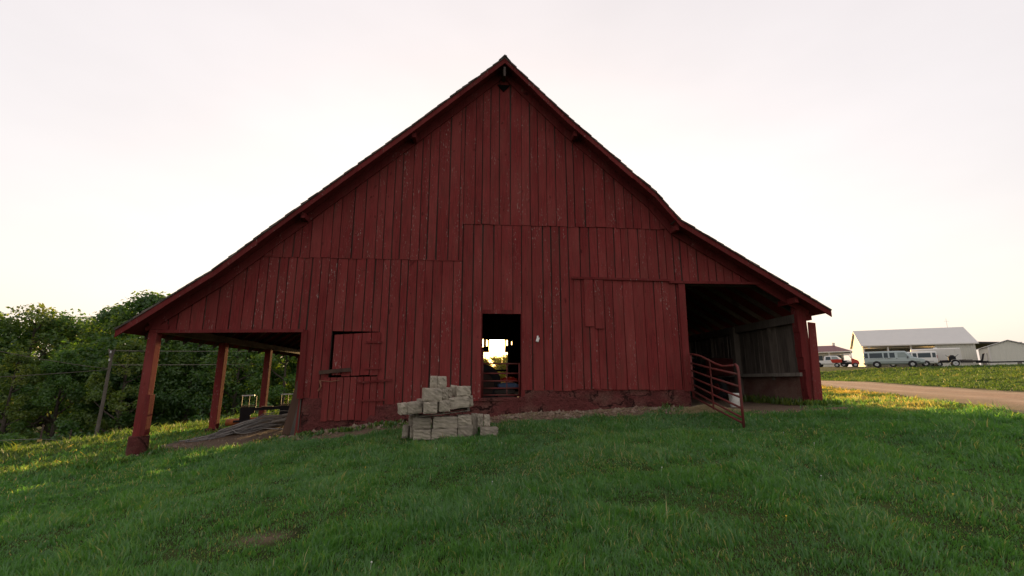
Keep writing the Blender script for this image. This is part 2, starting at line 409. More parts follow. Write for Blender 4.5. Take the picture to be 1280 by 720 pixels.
# road, draped
def polyline_at(P, t):
    d = np.hypot(*np.diff(P, axis=0).T); L = np.r_[0, np.cumsum(d)]
    return np.c_[np.interp(t, L, P[:,0]), np.interp(t, L, P[:,1])], L[-1]
_, RL = polyline_at(RP, np.array([0.]))
tt = np.arange(0, RL, .5); cen, _ = polyline_at(RP, tt)
k = np.ones(13)/13; cs = np.c_[np.convolve(np.pad(cen[:,0], 6, 'edge'), k, 'valid'), np.convolve(np.pad(cen[:,1], 6, 'edge'), k, 'valid')]
dv = np.gradient(cs, axis=0); dv /= np.hypot(dv[:,0], dv[:,1])[:,None]; nr = np.c_[dv[:,1], -dv[:,0]]
m = 15; off = np.linspace(-1, 1, m)
wl = 2.45+.5*(fbm(tt*.35, tt*0, 5)-.5)+.3*(vnoise(tt*1.3, tt*0, 8)-.5); wr = 2.45+.5*(fbm(tt*.35, tt*0+9, 6)-.5)+.3*(vnoise(tt*1.3, tt*0+5, 8)-.5)
PX = cs[:,None,:]+nr[:,None,:]*np.where(off[None,:] < 0, off[None,:]*wl[:,None], off[None,:]*wr[:,None])[:,:,None]
RZ = hgt(PX[:,:,0], PX[:,:,1])+.035*(1-np.abs(off[None,:])**6)-.01*np.abs(off[None,:])**6
V = np.c_[PX.reshape(-1, 2), RZ.ravel()]
i = (np.arange(len(tt)-1)[:,None]*m+np.arange(m-1)).ravel(); faces = np.c_[i, i+1, i+m+1, i+m]
road = np_mesh('dirt_road', V, faces.ravel(), np.full(len(faces), 4), road_material(), np.zeros(len(V)), smooth=True)
a = road.data.attributes.new('edge', 'FLOAT', 'POINT'); a.data.foreach_set('value', np.tile(np.abs(off), len(tt)).astype(np.float32))
tag(road, kind='structure')

# ------------------------------------------------------------------ grass
def grass_patch(n_try, sampler, wfun, hfun, name, seed, mat=None):
    g = np.random.default_rng(seed)
    x, y = sampler(g, n_try)
    r_ = np.hypot(x, y); nt_ = n_try//16; j = g.integers(0, nt_, n_try); pull = g.random(n_try) < .55   # tufts
    tx, ty = sampler(g, nt_); tr_ = np.hypot(tx, ty)
    sp = .012+.0030*tr_[j]
    x = np.where(pull, tx[j]+g.normal(0, 1, n_try)*sp, x); y = np.where(pull, ty[j]+g.normal(0, 1, n_try)*sp, y)
    tj = _hash(j, j*0+3, seed); tt_ = _hash(j, j*0+5, seed)
    d = dirt(x, y); u, v = to_uv(x, y)
    rd = road_dist(x, y)
    keep = (g.random(len(x)) > d**.7*1.02) & (rd > 1.95+1.0*fbm(x*1.2, y*1.2, 13, 3)+.3*g.random(len(x))) & ~((u > -4.85) & (u < 7.75) & (v > .0) & (v < 13))
    x, y = x[keep], y[keep]; n = len(x); pull, tj, tt_ = pull[keep], tj[keep], tt_[keep]
    dist = np.hypot(x, y)
    cl = fbm(x*1.5, y*1.5, 31, 3); cl2 = fbm(x*.5, y*.5, 41, 3); cl3 = vnoise(x*5, y*5, 51)
    tuft = np.clip((cl-.40)*3.2, 0, 1.4)*.75+np.clip((cl3-.55)*2, 0, .6)
    h = hfun(dist)*(.5+.5*g.random(n))*(.5+.95*tuft)*np.where(pull, .6+1.15*tj**2, .75)
    w = wfun(dist)*(.7+.6*g.random(n))
    phi = g.random(n)*2*np.pi
    ldir = vnoise(x*.9, y*.9, 61)*4*np.pi+g.normal(0, 1.6, n)
    lean = h*(.25+.75*g.random(n))*(.55+.5*cl)
    z = hgt(x, y)-.008
    bx, by = np.cos(phi)*w/2, np.sin(phi)*w/2
    lx, ly = np.cos(ldir)*lean, np.sin(ldir)*lean
    V = np.empty((n, 5, 3))
    V[:,0] = np.c_[x-bx, y-by, z]; V[:,1] = np.c_[x+bx, y+by, z]
    V[:,2] = np.c_[x+bx*.75+lx*.35, y+by*.75+ly*.35, z+h*.6]; V[:,3] = np.c_[x-bx*.75+lx*.35, y-by*.75+ly*.35, z+h*.6]
    V[:,4] = np.c_[x+lx, y+ly, z+h*(1-.25*(lean/h)**2)]
    b = (np.arange(n)*5)[:,None]
    faces = np.concatenate([b+np.array([0,1,2,3]), b+np.array([3,2,4])], axis=1).ravel()
    lt = np.tile([4,3], n)
    verge_sun_gold = np.clip(1-np.abs(rd[keep]-3.6)/2.3, 0, 1)*np.clip((fbm(x*.6, y*.6, 88, 3)-.3)*4, 0, 1)*(x < cs_x(y))*np.clip((y-8.2)/1.5, 0, 1)  # dry roadside grass, its yellow pushed further to carry the golden sunlight
    base = .08+.40*g.random(n)+.5*(cl2-.5)+.4*(cl-.5)+.7*verge_sun_gold+np.where(pull, .34*(tt_-.5), 0)
    dry = g.random(n) < np.where(dist > 18, .0, .03)+np.where(dist > 18, .012, .11)*np.clip((fbm(x*.8, y*.8, 71, 3)-.52)*4, 0, 1)+.3*d[keep]
    base = np.where(dry, .72+.28*g.random(n), base)
    tone = np.repeat(np.clip(base, 0, 1)[:,None], 5, 1); tone[:,4] += .05
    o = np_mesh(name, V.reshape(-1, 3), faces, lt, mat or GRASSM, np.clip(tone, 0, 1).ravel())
    return tag(o, 'short uneven green lawn grass with straw coloured tips', 'grass', kind='stuff')
def cs_x(y): return np.interp(y, RP[:,1], RP[:,0])
def polar(r0, r1, a0, a1, power):
    def f(g, n):
        t = g.random(n); r = (r0**power+(r1**power-r0**power)*t)**(1/power)
        a = R(a0)+(R(a1)-R(a0))*g.random(n)
        return r*np.sin(a), r*np.cos(a)
    return f
grass_patch(900000, polar(2.2, 17, -58, 58, .95), lambda d: .0036+.00095*d, lambda d: .058+.0034*d, 'grass', 1)
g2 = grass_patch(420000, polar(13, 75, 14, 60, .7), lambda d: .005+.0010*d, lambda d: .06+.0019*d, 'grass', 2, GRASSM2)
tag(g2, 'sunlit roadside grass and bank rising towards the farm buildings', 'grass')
g3 = grass_patch(150000, polar(12, 40, -62, -20, .7), lambda d: .005+.0013*d, lambda d: .07+.0045*d, 'grass', 3, GRASSM2)
tag(g3, 'longer grass on the slope dropping away to the woods', 'grass')
g4 = grass_patch(40000, polar(24.5, 70, -14, 8, .7), lambda d: .006+.0018*d, lambda d: .08+.004*d, 'grass', 4, GRASSM2)
tag(g4, 'backlit grass of the field beyond the barn doorway', 'grass')

# ------------------------------------------------------------------ barn
barn = empty('barn', (0, D0, 0), YAW, 'weathered red gabled wooden barn with open side sheds', 'barn')
RU = [-8.61,-6.8,-5.01,-2.54,-.23,1.42,2.44,3.64,4.22,7.94]; RW = [2.33,3.68,5.29,7.47,9.58,7.93,7.01,5.93,5.22,2.97]
def rw(u): return float(np.interp(u, RU, RW))
LEN, OH = 13., .45
def siding(u0, u1, bot, top, v=0., th=.026, bw=.238, gap=.026, mat=RED, name='siding', holes=(), axis='u', jit=.012, slits=()):
    """vertical boards with eased edges; an added dark layer behind shades the joints"""
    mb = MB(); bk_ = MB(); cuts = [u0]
    marks = sorted([h for q in holes for h in q[:2] if u0 < h < u1])+[u1]
    for mk in marks:
        while mk-cuts[-1] > bw*1.45: cuts.append(cuts[-1]+bw*(.74+.5*random.random()))
        if mk-cuts[-1] > bw*1.25: cuts.append((mk+cuts[-1])/2)
        cuts.append(mk)
    for a, b in zip(cuts[:-1], cuts[1:]):
        if b-a < .012: continue
        mid = (a+b)/2; dv = random.uniform(-.006, .006); tone = random.random()
        lo0 = bot(mid)+random.uniform(-jit, jit); parts = []; cur = lo0
        for h0, h1 in sorted(q[2:4] for q in holes if q[0]-.002 <= mid <= q[1]+.002):
            if h0 > cur+.03: parts.append((cur, h0))
            cur = max(cur, h1)
        parts.append((cur, 'top'))
        g0, g1, g2, g3 = [gap*(.15+.75*random.random()**1.6) for _ in range(4)]
        for lo, hi in parts:
            ta = top(a) if hi == 'top' else hi; tb = top(b) if hi == 'top' else hi
            if min(ta, tb)-lo < .04: continue
            bl = lo+random.uniform(-.004, .004)
            P = (lambda q, vv: (q[0], vv, q[1])) if axis == 'u' else (lambda q, vv: (vv, q[0], q[1]))
            Q = ((a+g0, lo), (b-g1, bl), (b-g2, tb), (a+g3, ta)); B = ((a-.003, lo+.004), (b+.003, bl+.004), (b+.003, tb), (a-.003, ta))
            fc = [(0,1,2,3),(7,6,5,4),(0,4,5,1),(1,5,6,2),(2,6,7,3),(3,7,4,0)]
            mb.add([P(q, v+dv) for q in Q]+[P(q, v+dv*.3+th) for q in Q], fc, tone)
            k = .0008*(1+random.random())
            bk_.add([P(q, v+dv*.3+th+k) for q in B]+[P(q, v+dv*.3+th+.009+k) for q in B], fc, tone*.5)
    bk_.build('gap_shade_backing', DARKW, barn)  # added layer; its dark colour deepens the shade in the board gaps
    return mb.build(name, mat, barn)
und = lambda d=.10: (lambda u: rw(u)-d)
lower_l = lambda u: float(np.interp(u, [-4.8,-4.3,-4.29,-3.1,-3.09,-2.9,-.75,-.74,.25,.26,4.4], [.87,.85,.73,.70,.70,.69,.80,.82,.84,1.02,1.02]))
DOOR = (-.735, .235, .84, 2.845); DOOR2 = (-4.22, -3.14, .40, 2.385)
# lower left, with the stable door opening; upper left; lower and upper middle; right
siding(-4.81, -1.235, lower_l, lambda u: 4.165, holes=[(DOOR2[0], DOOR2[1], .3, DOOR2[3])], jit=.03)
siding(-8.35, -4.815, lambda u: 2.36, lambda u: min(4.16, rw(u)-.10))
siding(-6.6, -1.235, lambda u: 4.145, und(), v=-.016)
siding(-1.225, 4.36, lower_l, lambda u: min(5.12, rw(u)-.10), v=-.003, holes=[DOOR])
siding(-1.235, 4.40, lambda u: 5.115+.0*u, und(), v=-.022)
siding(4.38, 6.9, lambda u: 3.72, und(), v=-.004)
# applied hay-hatch panel low on the right and its short patch boards
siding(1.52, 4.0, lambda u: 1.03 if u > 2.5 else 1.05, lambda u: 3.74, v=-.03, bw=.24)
mb = MB()
for u0, u1, b in ((1.80, 2.02, 2.55), (2.05, 2.27, 2.50)):
    mb.box(((u0+u1)/2, -.052, (b+3.74)/2), (u1-u0, .02, 3.74-b))
mb.build('patch_board', RED, barn)
mb = MB().bar((1.48, -.062, 3.765), (4.02, -.062, 3.745), .03, .055); mb.build('hatch_rail', REDTRIM, barn)
mb = MB().bar((4.0, -.045, 3.70), (6.6, -.045, 3.715), .05, .06); mb.build('header_trim', REDTRIM, barn)
mb = MB().bar((-8.2, -.03, 2.335), (-4.86, -.03, 2.385), .05, .07); mb.build('header_trim', REDTRIM, barn)
mb = MB().bar((-8.0, .14, 2.42), (-4.9, .14, 2.46), .12, .14); mb.build('header_beam', DARKW, barn)
mb = MB().bar((4.4, .2, 3.74), (6.4, .2, 3.74), .12, .14); mb.build('header_beam', DARKW, barn)
# corner boards
mb = MB().bar((-4.80, -.035, .85), (-4.83, -.035, 2.4), .13, .03, up=(0,1,0)); mb.build('corner_board', REDTRIM, barn)
mb = MB().bar((4.30, -.03, 1.0), (4.33, -.03, 3.7), .17, .02, up=(0,1,0)); mb.build('corner_board', REDTRIM, barn)
# frieze (rake trim on the wall under the roof)
mb = MB()
for i in range(len(RU)-1):
    u0, u1 = RU[i], RU[i+1]
    if u0 < -8.5: u0 = -8.2
    if u1 > 7.9: u1 = 7.4
    mb.bar((u0, -.045, rw(u0)-.17), (u1, -.045, rw(u1)-.17), .025, .2, up=(0,0,1))
mb.build('rake_trim', REDTRIM, barn)
# roof: deck, courses, fascia, rafters, ridge cap
roof_mb = MB()
for i in range(len(RU)-1):
    (u0, w0), (u1, w1) = (RU[i], RW[i]), (RU[i+1], RW[i+1])
    n = 0
    roof_mb.hexa([(u0,-OH,w0-.055),(u0,LEN+OH,w0-.055),(u1,LEN+OH,w1-.055),(u1,-OH,w1-.055)], [(u0,-OH,w0-.015),(u0,LEN+OH,w0-.015),(u1,LEN+OH,w1-.015),(u1,-OH,w1-.015)], .4)
roof = roof_mb.build('roof', REDTRIM, barn)
cm = MB()
for i in range(len(RU)-1):
    (u0, w0), (u1, w1) = (RU[i], RW[i]), (RU[i+1], RW[i+1])
    L = math.hypot(u1-u0, w1-w0); n = max(1, round(L/.21)); s = 1 if u0 < -.3 else -1
    for k in range(n):
        a, b = k/n, (k+1)/n
        lo, hi = (a, b+.02) if s > 0 else (b, a-.02)
        p0 = Vector((u0+(u1-u0)*lo, 0, w0+(w1-w0)*lo)); p1 = Vector((u0+(u1-u0)*hi, 0, w0+(w1-w0)*hi))
        nr_ = Vector((-(p1-p0).z*s, 0, (p1-p0).x*s)).normalized(); e = random.uniform(.0, .03); t = random.choice((.003,.004,.005,.006,.006,.012))
        jit = [random.uniform(-.006, .008) for _ in range(2)]
        lo4 = [p0-nr_*.02, p1-nr_*.02]; hi4 = [p0+nr_*(t+.014+jit[0]), p1+nr_*(.008+jit[1])]
        y0, y1 = -OH-.03-e, LEN+OH+.03
        cm.hexa([Vector((q.x, yy, q.z)) for q, yy in ((lo4[0],y0),(lo4[0],y1),(lo4[1],y1),(lo4[1],y0))], [Vector((q.x, yy, q.z)) for q, yy in ((hi4[0],y0),(hi4[0],y1),(hi4[1],y1),(hi4[1],y0))])
cm.build('shingle_courses', SHINGLE, roof)
MB().add([(-.23-.16,-OH-.05,9.47),(-.23,-OH-.07,9.63),(-.23+.16,-OH-.05,9.45),(-.39,LEN+OH,9.47),(-.23,LEN+OH,9.63),(-.07,LEN+OH,9.45),
          (-.39,-OH-.05,9.45),(-.23,-OH-.07,9.6),(-.07,-OH-.05,9.43),(-.39,LEN+OH,9.45),(-.23,LEN+OH,9.6),(-.07,LEN+OH,9.43)],
         [(0,1,4,3),(1,2,5,4),(6,9,10,7),(7,10,11,8),(0,6,7,1),(1,7,8,2),(0,3,9,6),(2,8,11,5)]).build('ridge_cap', SHINGLE, roof)
for side in (0, 1):
    mb = MB(); seg = range(0, 4) if side == 0 else range(4, len(RU)-1)
    for i in seg:
        (u0, w0), (u1, w1) = (RU[i], RW[i]), (RU[i+1], RW[i+1])
        f = random.uniform(.125, .145)
        for a, b in ((0, .5), (.5, 1)):
            q0 = (u0+(u1-u0)*a, w0+(w1-w0)*a); q1 = (u0+(u1-u0)*b, w0+(w1-w0)*b)
            ww = .16*random.uniform(.94, 1.06)
            mb.hexa([(q0[0],-OH-.022,q0[1]-.01-ww),(q0[0],-OH+.006,q0[1]-.01-ww),(q1[0],-OH+.006,q1[1]-.01-ww),(q1[0],-OH-.022,q1[1]-.01-ww)],
                    [(q0[0],-OH-.022,q0[1]-.012),(q0[0],-OH+.006,q0[1]-.012),(q1[0],-OH+.006,q1[1]-.012),(q1[0],-OH-.022,q1[1]-.012)])
    mb.build('fascia', REDTRIM, barn)
for k in range(18):                                     # rafters of both sheds
    v = .35+k*.72
    if v > LEN: break
    for (ua, ub) in ((-8.55,-4.9), (4.4, 7.88)):
        pts = sorted([ua, ub]+[q for q in RU if ua < q < ub]); mb = MB()
        for p, q in zip(pts[:-1], pts[1:]):
            mb.hexa([(p,v,rw(p)-.20),(p,v+.05,rw(p)-.20),(q,v+.05,rw(q)-.20),(q,v,rw(q)-.20)], [(p,v,rw(p)-.058),(p,v+.05,rw(p)-.058),(q,v+.05,rw(q)-.058),(q,v,rw(q)-.058)])
        mb.build('rafter', DARKW, barn)
for u in (-8.0, -6.2): pass
# purlin ends poking out under the overhang
for u in (-.23, -2.5, -5.0, 1.62, 4.18, 7.15):
    d = .21 if u != -.23 else .34
    mb = MB().bar((u, -OH+.09, rw(u)-d), (u, .3, rw(u)-d), .085, .13); mb.build('purlin', REDTRIM if u != -.23 else DARKW, barn)
mb = MB().bar((-.23, -OH+.03, 9.32), (-.23, -OH+.03, 9.05), .035, .05); mb.build('hay_hook', RUST, barn)
mb = MB().add([(-.40,-.052,9.06),(-.06,-.052,9.06),(-.23,-.052,8.86),(-.40,-.03,9.06),(-.06,-.03,9.06),(-.23,-.03,8.86)],[(0,2,1),(3,4,5),(0,1,4,3),(1,2,5,4),(2,0,3,5)]); mb.build('peak_shade_panel', plain('opening_shade_black', (.008,.007,.007), .1, 5., .95, spec=.0), barn)  # solid black panel, the shade of an opening put into its colour

# foundation: one rough sheet with thickness, top under the siding, foot in the soil
def rough_wall(u0, u1, wtop, v0, v1, mat, name, amp=.035, seed=0, axis='u', d=.09):
    us = np.arange(u0, u1+1e-6, d); mb = MB(); rows = []
    nz = 9
    for u in us:
        p = W(u, v0) if axis == 'u' else W(v0, u)
        g = gz(p.x, p.y)-.12; t = wtop(u); col_ = []
        for j in range(nz):
            z = g+(t-g)*j/(nz-1)
            n = float(fbm(np.array([u*2.2+seed]), np.array([z*2.6]), 91, 4)[0])-.5
            bulge = .05*(1-j/(nz-1))
            vv = v0-(n*2*amp+bulge)*(1 if v1 > v0 else -1) if j < nz-1 else v0
            col_.append((u, vv, z))
        col_ += [(u, v1, t), (u, v1, g)]
        rows.append([c if axis == 'u' else (c[1], c[0], c[2]) for c in col_])
    mb.loft(rows, .5)
    return mb.build(name, mat, barn, smooth=False)
rough_wall(-4.74, 4.40, lambda u: lower_l(u)+.03, .006, .34, FOUND, 'foundation', amp=.055, seed=3)
# doorway surround: jambs, sill
d0, d1, dz0, dz1 = DOOR
fr = MB()
for u in (d0-.03, d1+.03): fr.bar((u, .06, dz0-.02), (u, .06, dz1+.05), .09, .12, up=(0,1,0))
fr.bar((d0, .06, dz1+.05), (d1, .06, dz1+.05), .12, .09)
fr.build('doorway_frame', REDTRIM, barn)
MB().box(((d0+d1)/2, .08, dz0-.03), (d1-d0+.1, .22, .06)).build('door_sill', FOUND, barn)
# stable door in two leaves on the left
def leaf(u0, u1, w0, w1, tilt, n, name, v=-.035):
    rt = empty('tmp', (0,0,0)); bpy.data.objects.remove(rt)
    mb = MB(); ww = (u1-u0)/n
    for k in range(n):
        a, b = u0+ww*k+.008, u0+ww*(k+1)-.008
        ta, tb = w1-tilt*(1-(a-u0)/(u1-u0)), w1-tilt*(1-(b-u0)/(u1-u0)); lo = w0+random.uniform(-.025, .02)
        mb.add([(a,v,lo),(b,v,lo+.005),(b,v,tb),(a,v,ta),(a,v+.025,lo),(b,v+.025,lo+.005),(b,v+.025,tb),(a,v+.025,ta)],
               [(0,1,2,3),(7,6,5,4),(0,4,5,1),(1,5,6,2),(2,6,7,3),(3,7,4,0)])
    return mb.build(name, RED, barn)
up_ = leaf(-4.155, -3.10, 1.36, 2.37, .075, 5, 'stable_door', -.03)
lo_ = leaf(-4.32, -3.12, .37, 1.345, .03, 8, 'stable_door', -.045)
for par, hs in ((up_, ((-3.42,-3.06,2.12,2.14),(-3.42,-3.06,1.52,1.53))), (lo_, ((-3.55,-2.78,1.20,1.27),(-3.46,-2.92,.80,.82)))):
    for a, b, z0, z1 in hs: MB().bar((a, par.data.vertices[0].co.y-.014, z0), (b, par.data.vertices[0].co.y-.014, z1), .02, .045).build('strap_hinge', REDTRIM, par)
MB().bar((-4.42, -.075, 1.43), (-3.72, -.075, 1.50), .028, .085).build('latch_bar', BROWNW, barn)
mb = MB().tube([(-4.38,-.08,1.24),(-4.34,-.1,1.12),(-4.40,-.085,1.02)], .018, 6).tube([(-4.40,-.08,1.25),(-4.15,-.09,1.23),(-3.95,-.07,1.26)], .009, 5)
mb.build('rope_tie', plain('old_twine', (.18,.075,.045), .2, 9., .9), barn)
MB().box((.62, -.03, 2.22), (.07,.045,.11), (0,.3,0)).box((.62,-.03,2.29), (.04,.04,.05)).build('insulator', WHITEP, barn, .012)
# posts of the left shed, footing under each
def post(u0, u1, v, top, foot_w, foot_h, foot_d, g, s=.19):
    p = MB(); 
    p.hexa([(u0-s/2,v-s/2,g+.05),(u0+s/2,v-s/2,g+.05),(u0+s/2,v+s/2,g+.05),(u0-s/2,v+s/2,g+.05)], [(u1-s/2,v-s/2,top),(u1+s/2,v-s/2,top),(u1+s/2,v+s/2,top),(u1-s/2,v+s/2,top)])
    po = p.build('post', RED, barn, .012)
    MB().tube([(u0,v,g-.25),(u0,v,g+foot_h*.96),(u0,v,g+foot_h)], [foot_w*.53, foot_w*.5, foot_w*.46], 18).build('footing', FOUND, po)
    return po
def gu(u, v):
    p = W(u, v); return gz(p.x, p.y)
p1 = post(-8.13, -8.13, .05, 2.32, .37, .40, .4, gu(-8.13, .05))
MB().bar((-8.0, -.0, gu(-8,0)+.4), (-8.0, .0, .95), .1, .16, up=(0,1,0)).build('splice_board', REDTRIM, p1)
post(-8.13, -8.13, 3.0, 2.32, .4, .12, .4, gu(-8.13, 3.0))
post(-8.13, -8.13, 6.0, 2.32, .4, .08, .4, gu(-8.13, 6.0))
post(-8.13, -8.13, 9.1, 2.32, .4, .08, .4, gu(-8.13, 9.1))
post(-8.13, -8.13, 12.6, 2.32, .4, .08, .4, gu(-8.13, 12.6))
MB().bar((-8.13, .06, 2.41), (-8.13, LEN, 2.41), .16, .17).build('eave_beam', DARKW, barn)
MB().box((-8.0,-.02,2.44), (.36,.07,.12)).build('beam_end', REDTRIM, barn)
# long walls and back wall
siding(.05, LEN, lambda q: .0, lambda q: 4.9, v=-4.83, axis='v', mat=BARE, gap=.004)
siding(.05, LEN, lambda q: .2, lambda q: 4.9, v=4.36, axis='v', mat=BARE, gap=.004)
bd0, bd1 = F(606, 440, LEN)[0], F(637, 440, LEN)[0]; bz = F(620, 425, LEN)[1]
FU = lambda x_: F(x_, 435, LEN)[0]
FW = lambda y_: F(620, y_, LEN)[1]
bd0, bd1 = FU(604.5), FU(634.5)
back_holes = [(FU(611.5), FU(631), FW(441), bz), (bd0, bd1, .2, FW(440.5))]
for pxa, pxb, ya, yb in ((603,604.4,424,434),(607.8,608.9,425,433),(633,634.4,425,432),(639,640,427,431)):
    back_holes.append((FU(pxa), FU(pxb), FW(yb), FW(ya)))
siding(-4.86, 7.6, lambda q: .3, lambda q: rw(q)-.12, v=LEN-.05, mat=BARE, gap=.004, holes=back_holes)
for u in (bd0-.09, bd1+.09): MB().bar((u, LEN-.1, .3), (u, LEN-.1, FW(441)+.1), .14, .12, up=(0,1,0)).build('back_door_jamb', DARKW, barn)
mb = MB()
for z in (1.05, 1.75): MB().bar((bd0-.1, LEN+.05, z), (bd1+.1, LEN+.05, z+.02), .03, .09).build('back_door_rail', DARKW, barn)
# right aisle: low plaster wall, sill, posts, gapped boards, plate, corner post
rough_wall(.03, LEN-.1, lambda q: 1.37, 7.48, 7.72, FOUND2, 'aisle_wall', seed=40, axis='v', d=.12)
MB().bar((7.44, .1, 1.405), (7.44, LEN-.1, 1.405), .2, .09).build('aisle_sill', GREYW, barn)
mbw = MB(); v = .06
while v < LEN-.2:
    w = random.uniform(.15, .24); g_ = random.choice((.004,.008,.012,.022)) if v < 3 else random.choice((.002,.004,.006,.018,.035))
    tp_ = random.choice((0,0,0,0,.012,.02,.045))
    mbw.hexa([(7.50,v,1.44),(7.53,v,1.44),(7.53,v+w-g_-tp_,1.44),(7.50,v+w-g_-tp_,1.44)], [(7.50,v+.02*random.uniform(-1,1),2.92),(7.53,v,2.92),(7.53,v+w-g_,2.92),(7.50,v+w-g_,2.92)])
    v += w
mbw.build('aisle_siding', BARE, barn)
MB().bar((7.42, .1, 2.83), (7.42, LEN-.1, 2.83), .12, .22).build('wall_plate', BARE, barn)
for v in (2.9, 6.1, 9.3): MB().bar((7.38, v, .5), (7.38, v, 2.9), .17, .17, up=(0,1,0)).build('aisle_post', BARE, barn)
for v in (1.3, 4.5): MB().bar((7.46, v, 1.27), (7.46, v, 2.8), .09, .07, up=(0,1,0)).build('wall_stud', BARE, barn)
gq = gu(7.5, 0)
cpo = MB(); zs = np.linspace(gq-.1, 3.12, 9)
prev = None
for z0, z1 in zip(zs[:-1], zs[1:]):
    a0 = 7.38+random.uniform(-.03, .03); cpo.hexa([(a0,-.02,z0),(7.60,-.02,z0),(7.60,.2,z0),(a0,.2,z0)], [(a0+random.uniform(-.02,.02),-.02,z1),(7.60,-.02,z1),(7.60,.2,z1),(a0,.2,z1)], .5)
cpo.build('corner_post', REDTRIM, barn)
mb = MB().hexa([(7.50,-.07,gq-.06),(7.72,-.07,gq-.06),(7.72,-.035,gq-.06),(7.50,-.035,gq-.06)], [(7.61,-.07,2.72),(7.80,-.07,2.70),(7.80,-.035,2.70),(7.61,-.035,2.72)]); mb.build('corner_board', RED, barn)
MB().box((7.66, .1, 2.87), (.26, .16, .17)).build('beam_end', REDTRIM, barn)
# inner rafter of the right bay seen from the front
MB().bar((6.4, .02, rw(6.4)-.16), (7.7, .02, rw(7.7)-.16), .05, .15).build('end_rafter', REDTRIM, barn)

# straw and crumbled stone along the wall foot
def scatter_stones(n, fn, name, mat, lab, cat):
    mb = MB()
    for _ in range(n):
        u, v, s = fn(); p = W(u, v); r = s
        c = Vector((p.x, p.y, gz(p.x, p.y)+r*.2)); vs = []
        fs = [(0,2,4),(2,1,4),(1,3,4),(3,0,4),(2,0,5),(1,2,5),(3,1,5),(0,3,5)]
        for q in ((1,0,0),(-1,0,0),(0,1,0),(0,-1,0),(0,0,1),(0,0,-1)):
            vs.append(c+Vector(q)*r*random.uniform(.6, 1.2)+Vector((random.uniform(-r,r)*.3, random.uniform(-r,r)*.3, 0)))
        mb.add(vs, fs)
    return tag(mb.build(name, mat), lab, cat, kind='stuff')
scatter_stones(900, lambda: (random.uniform(-4.8, 4.5), -.10-abs(random.gauss(0, .2)), random.uniform(.012, .04)*random.choice((1,1,1,1.8))), 'stone_rubble', STONE, 'crumbled stones and mortar along the barn foundation', 'rubble')
scatter_stones(200, lambda: (random.uniform(-8, -4.9), random.uniform(-.5, 4.5), random.uniform(.01, .045)), 'dirt_clods', STONE, 'small stones on the bare soil under the left shed', 'stones')
def straw(n, fn, lab):
    mb = MB()
    for _ in range(n):
        u, v, z = fn(); p = W(u, v); a = random.random()*6.28; L = random.uniform(.05, .16); c = Vector((p.x, p.y, gz(p.x, p.y)+z))
        d = Vector((math.cos(a), math.sin(a), random.uniform(-.25, .35)))*L/2
        mb.bar(c-d, c+d, .006, .003)
    return tag(mb.build('straw', STRAW, fix=False), lab, 'straw', kind='stuff')
def heap():
    a, b = random.gauss(0, 1), random.gauss(0, 1)
    return 4.5+a*.30, -.55+b*.18, .01+.17*math.exp(-(a*a+b*b)*.45)*random.random()**.5
straw(2600, heap, 'heap of dry straw beside the open gate')
straw(700, lambda: (random.uniform(-4.7, 4.3), -.12-abs(random.gauss(0, .16)), random.uniform(.003, .03)), 'loose straw scattered at the foot of the wall')

# ------------------------------------------------------------------ gates
# swung-open field gate, bent top bar
ga = W(4.38, -.10); gb = Vector((4.16, 8.5)); 
gdir = Vector((gb.x-ga.x, gb.y-ga.y)); GL = gdir.length; grz = math.atan2(gdir.y, gdir.x)
z0 = 1.25+(113.4-(497-360)*.98)/ (557.6+27.3)*ga.y; zf = at(930, 532, gb.y).z
gate = empty('field_gate', (ga.x, ga.y, z0), grz, 'faded red tubular field gate swung open in front of right shed', 'gate')
sl = (zf-z0)
def gp(x, z): return (x, 0, z+sl*x/GL)
H = [0.02, .16, .32, .48, .65, .83]
for i, h in enumerate(H):
    hf = [.04,.13,.30,.49,.68,.90][i]
    MB().tube([gp(.03, h), gp(GL*.5, (h+hf)/2-.01), gp(GL-.02, hf)], .021, 8).build('rail', GATE, gate, smooth=True)
top = [(.03,1.04),(.35,1.06),(.8,1.06),(1.25,1.02),(1.65,.98),(2.05,.97),(2.3,1.0),(2.7,1.07),(GL-.12,1.08),(GL-.03,1.04),(GL,.96)]
MB().tube([gp(x, z) for x, z in top]+[gp(GL, .4), gp(GL, -.06)], [.022]*9+[.026]*4, 8).build('bent_top_rail', GATE, gate, smooth=True)
MB().tube([gp(.03, -.02), gp(.03, 1.06)], .026, 8).build('hinge_stile', GATE, gate, smooth=True)
MB().bar((GL*.5-.0, -.024, sl*.5+.0), (GL*.5, -.024, sl*.5+1.0), .06, .012, up=(0,1,0)).build('brace', GATE, gate)
MB().tube([gp(.03, .2), (-.08,.08,.2)], .012, 6).build('hinge', RUST, gate); MB().tube([gp(.03, .95), (-.08,.08,.95)], .012, 6).build('hinge', RUST, gate)
# narrow gate across the doorway
pa = W(d0+.04, .20, dz0+.03); dg = empty('doorway_gate', pa, YAW, 'narrow tubular gate closing the lower half of the barn doorway', 'gate')
gw = d1-d0-.08
for h in (.04, .2, .37, .55, .78): MB().tube([(0,0,h),(gw,0,h)], .018, 8).build('rail', GATE, dg, smooth=True)
for x in (0, gw): MB().tube([(x,0,-.02),(x,0,.8 if x else 1.12)], .022, 8).build('stile', GATE, dg, smooth=True)
MB().tube([(gw*.66,0,.02),(gw*.66,0,.8)], .014, 6).build('brace', GATE, dg)

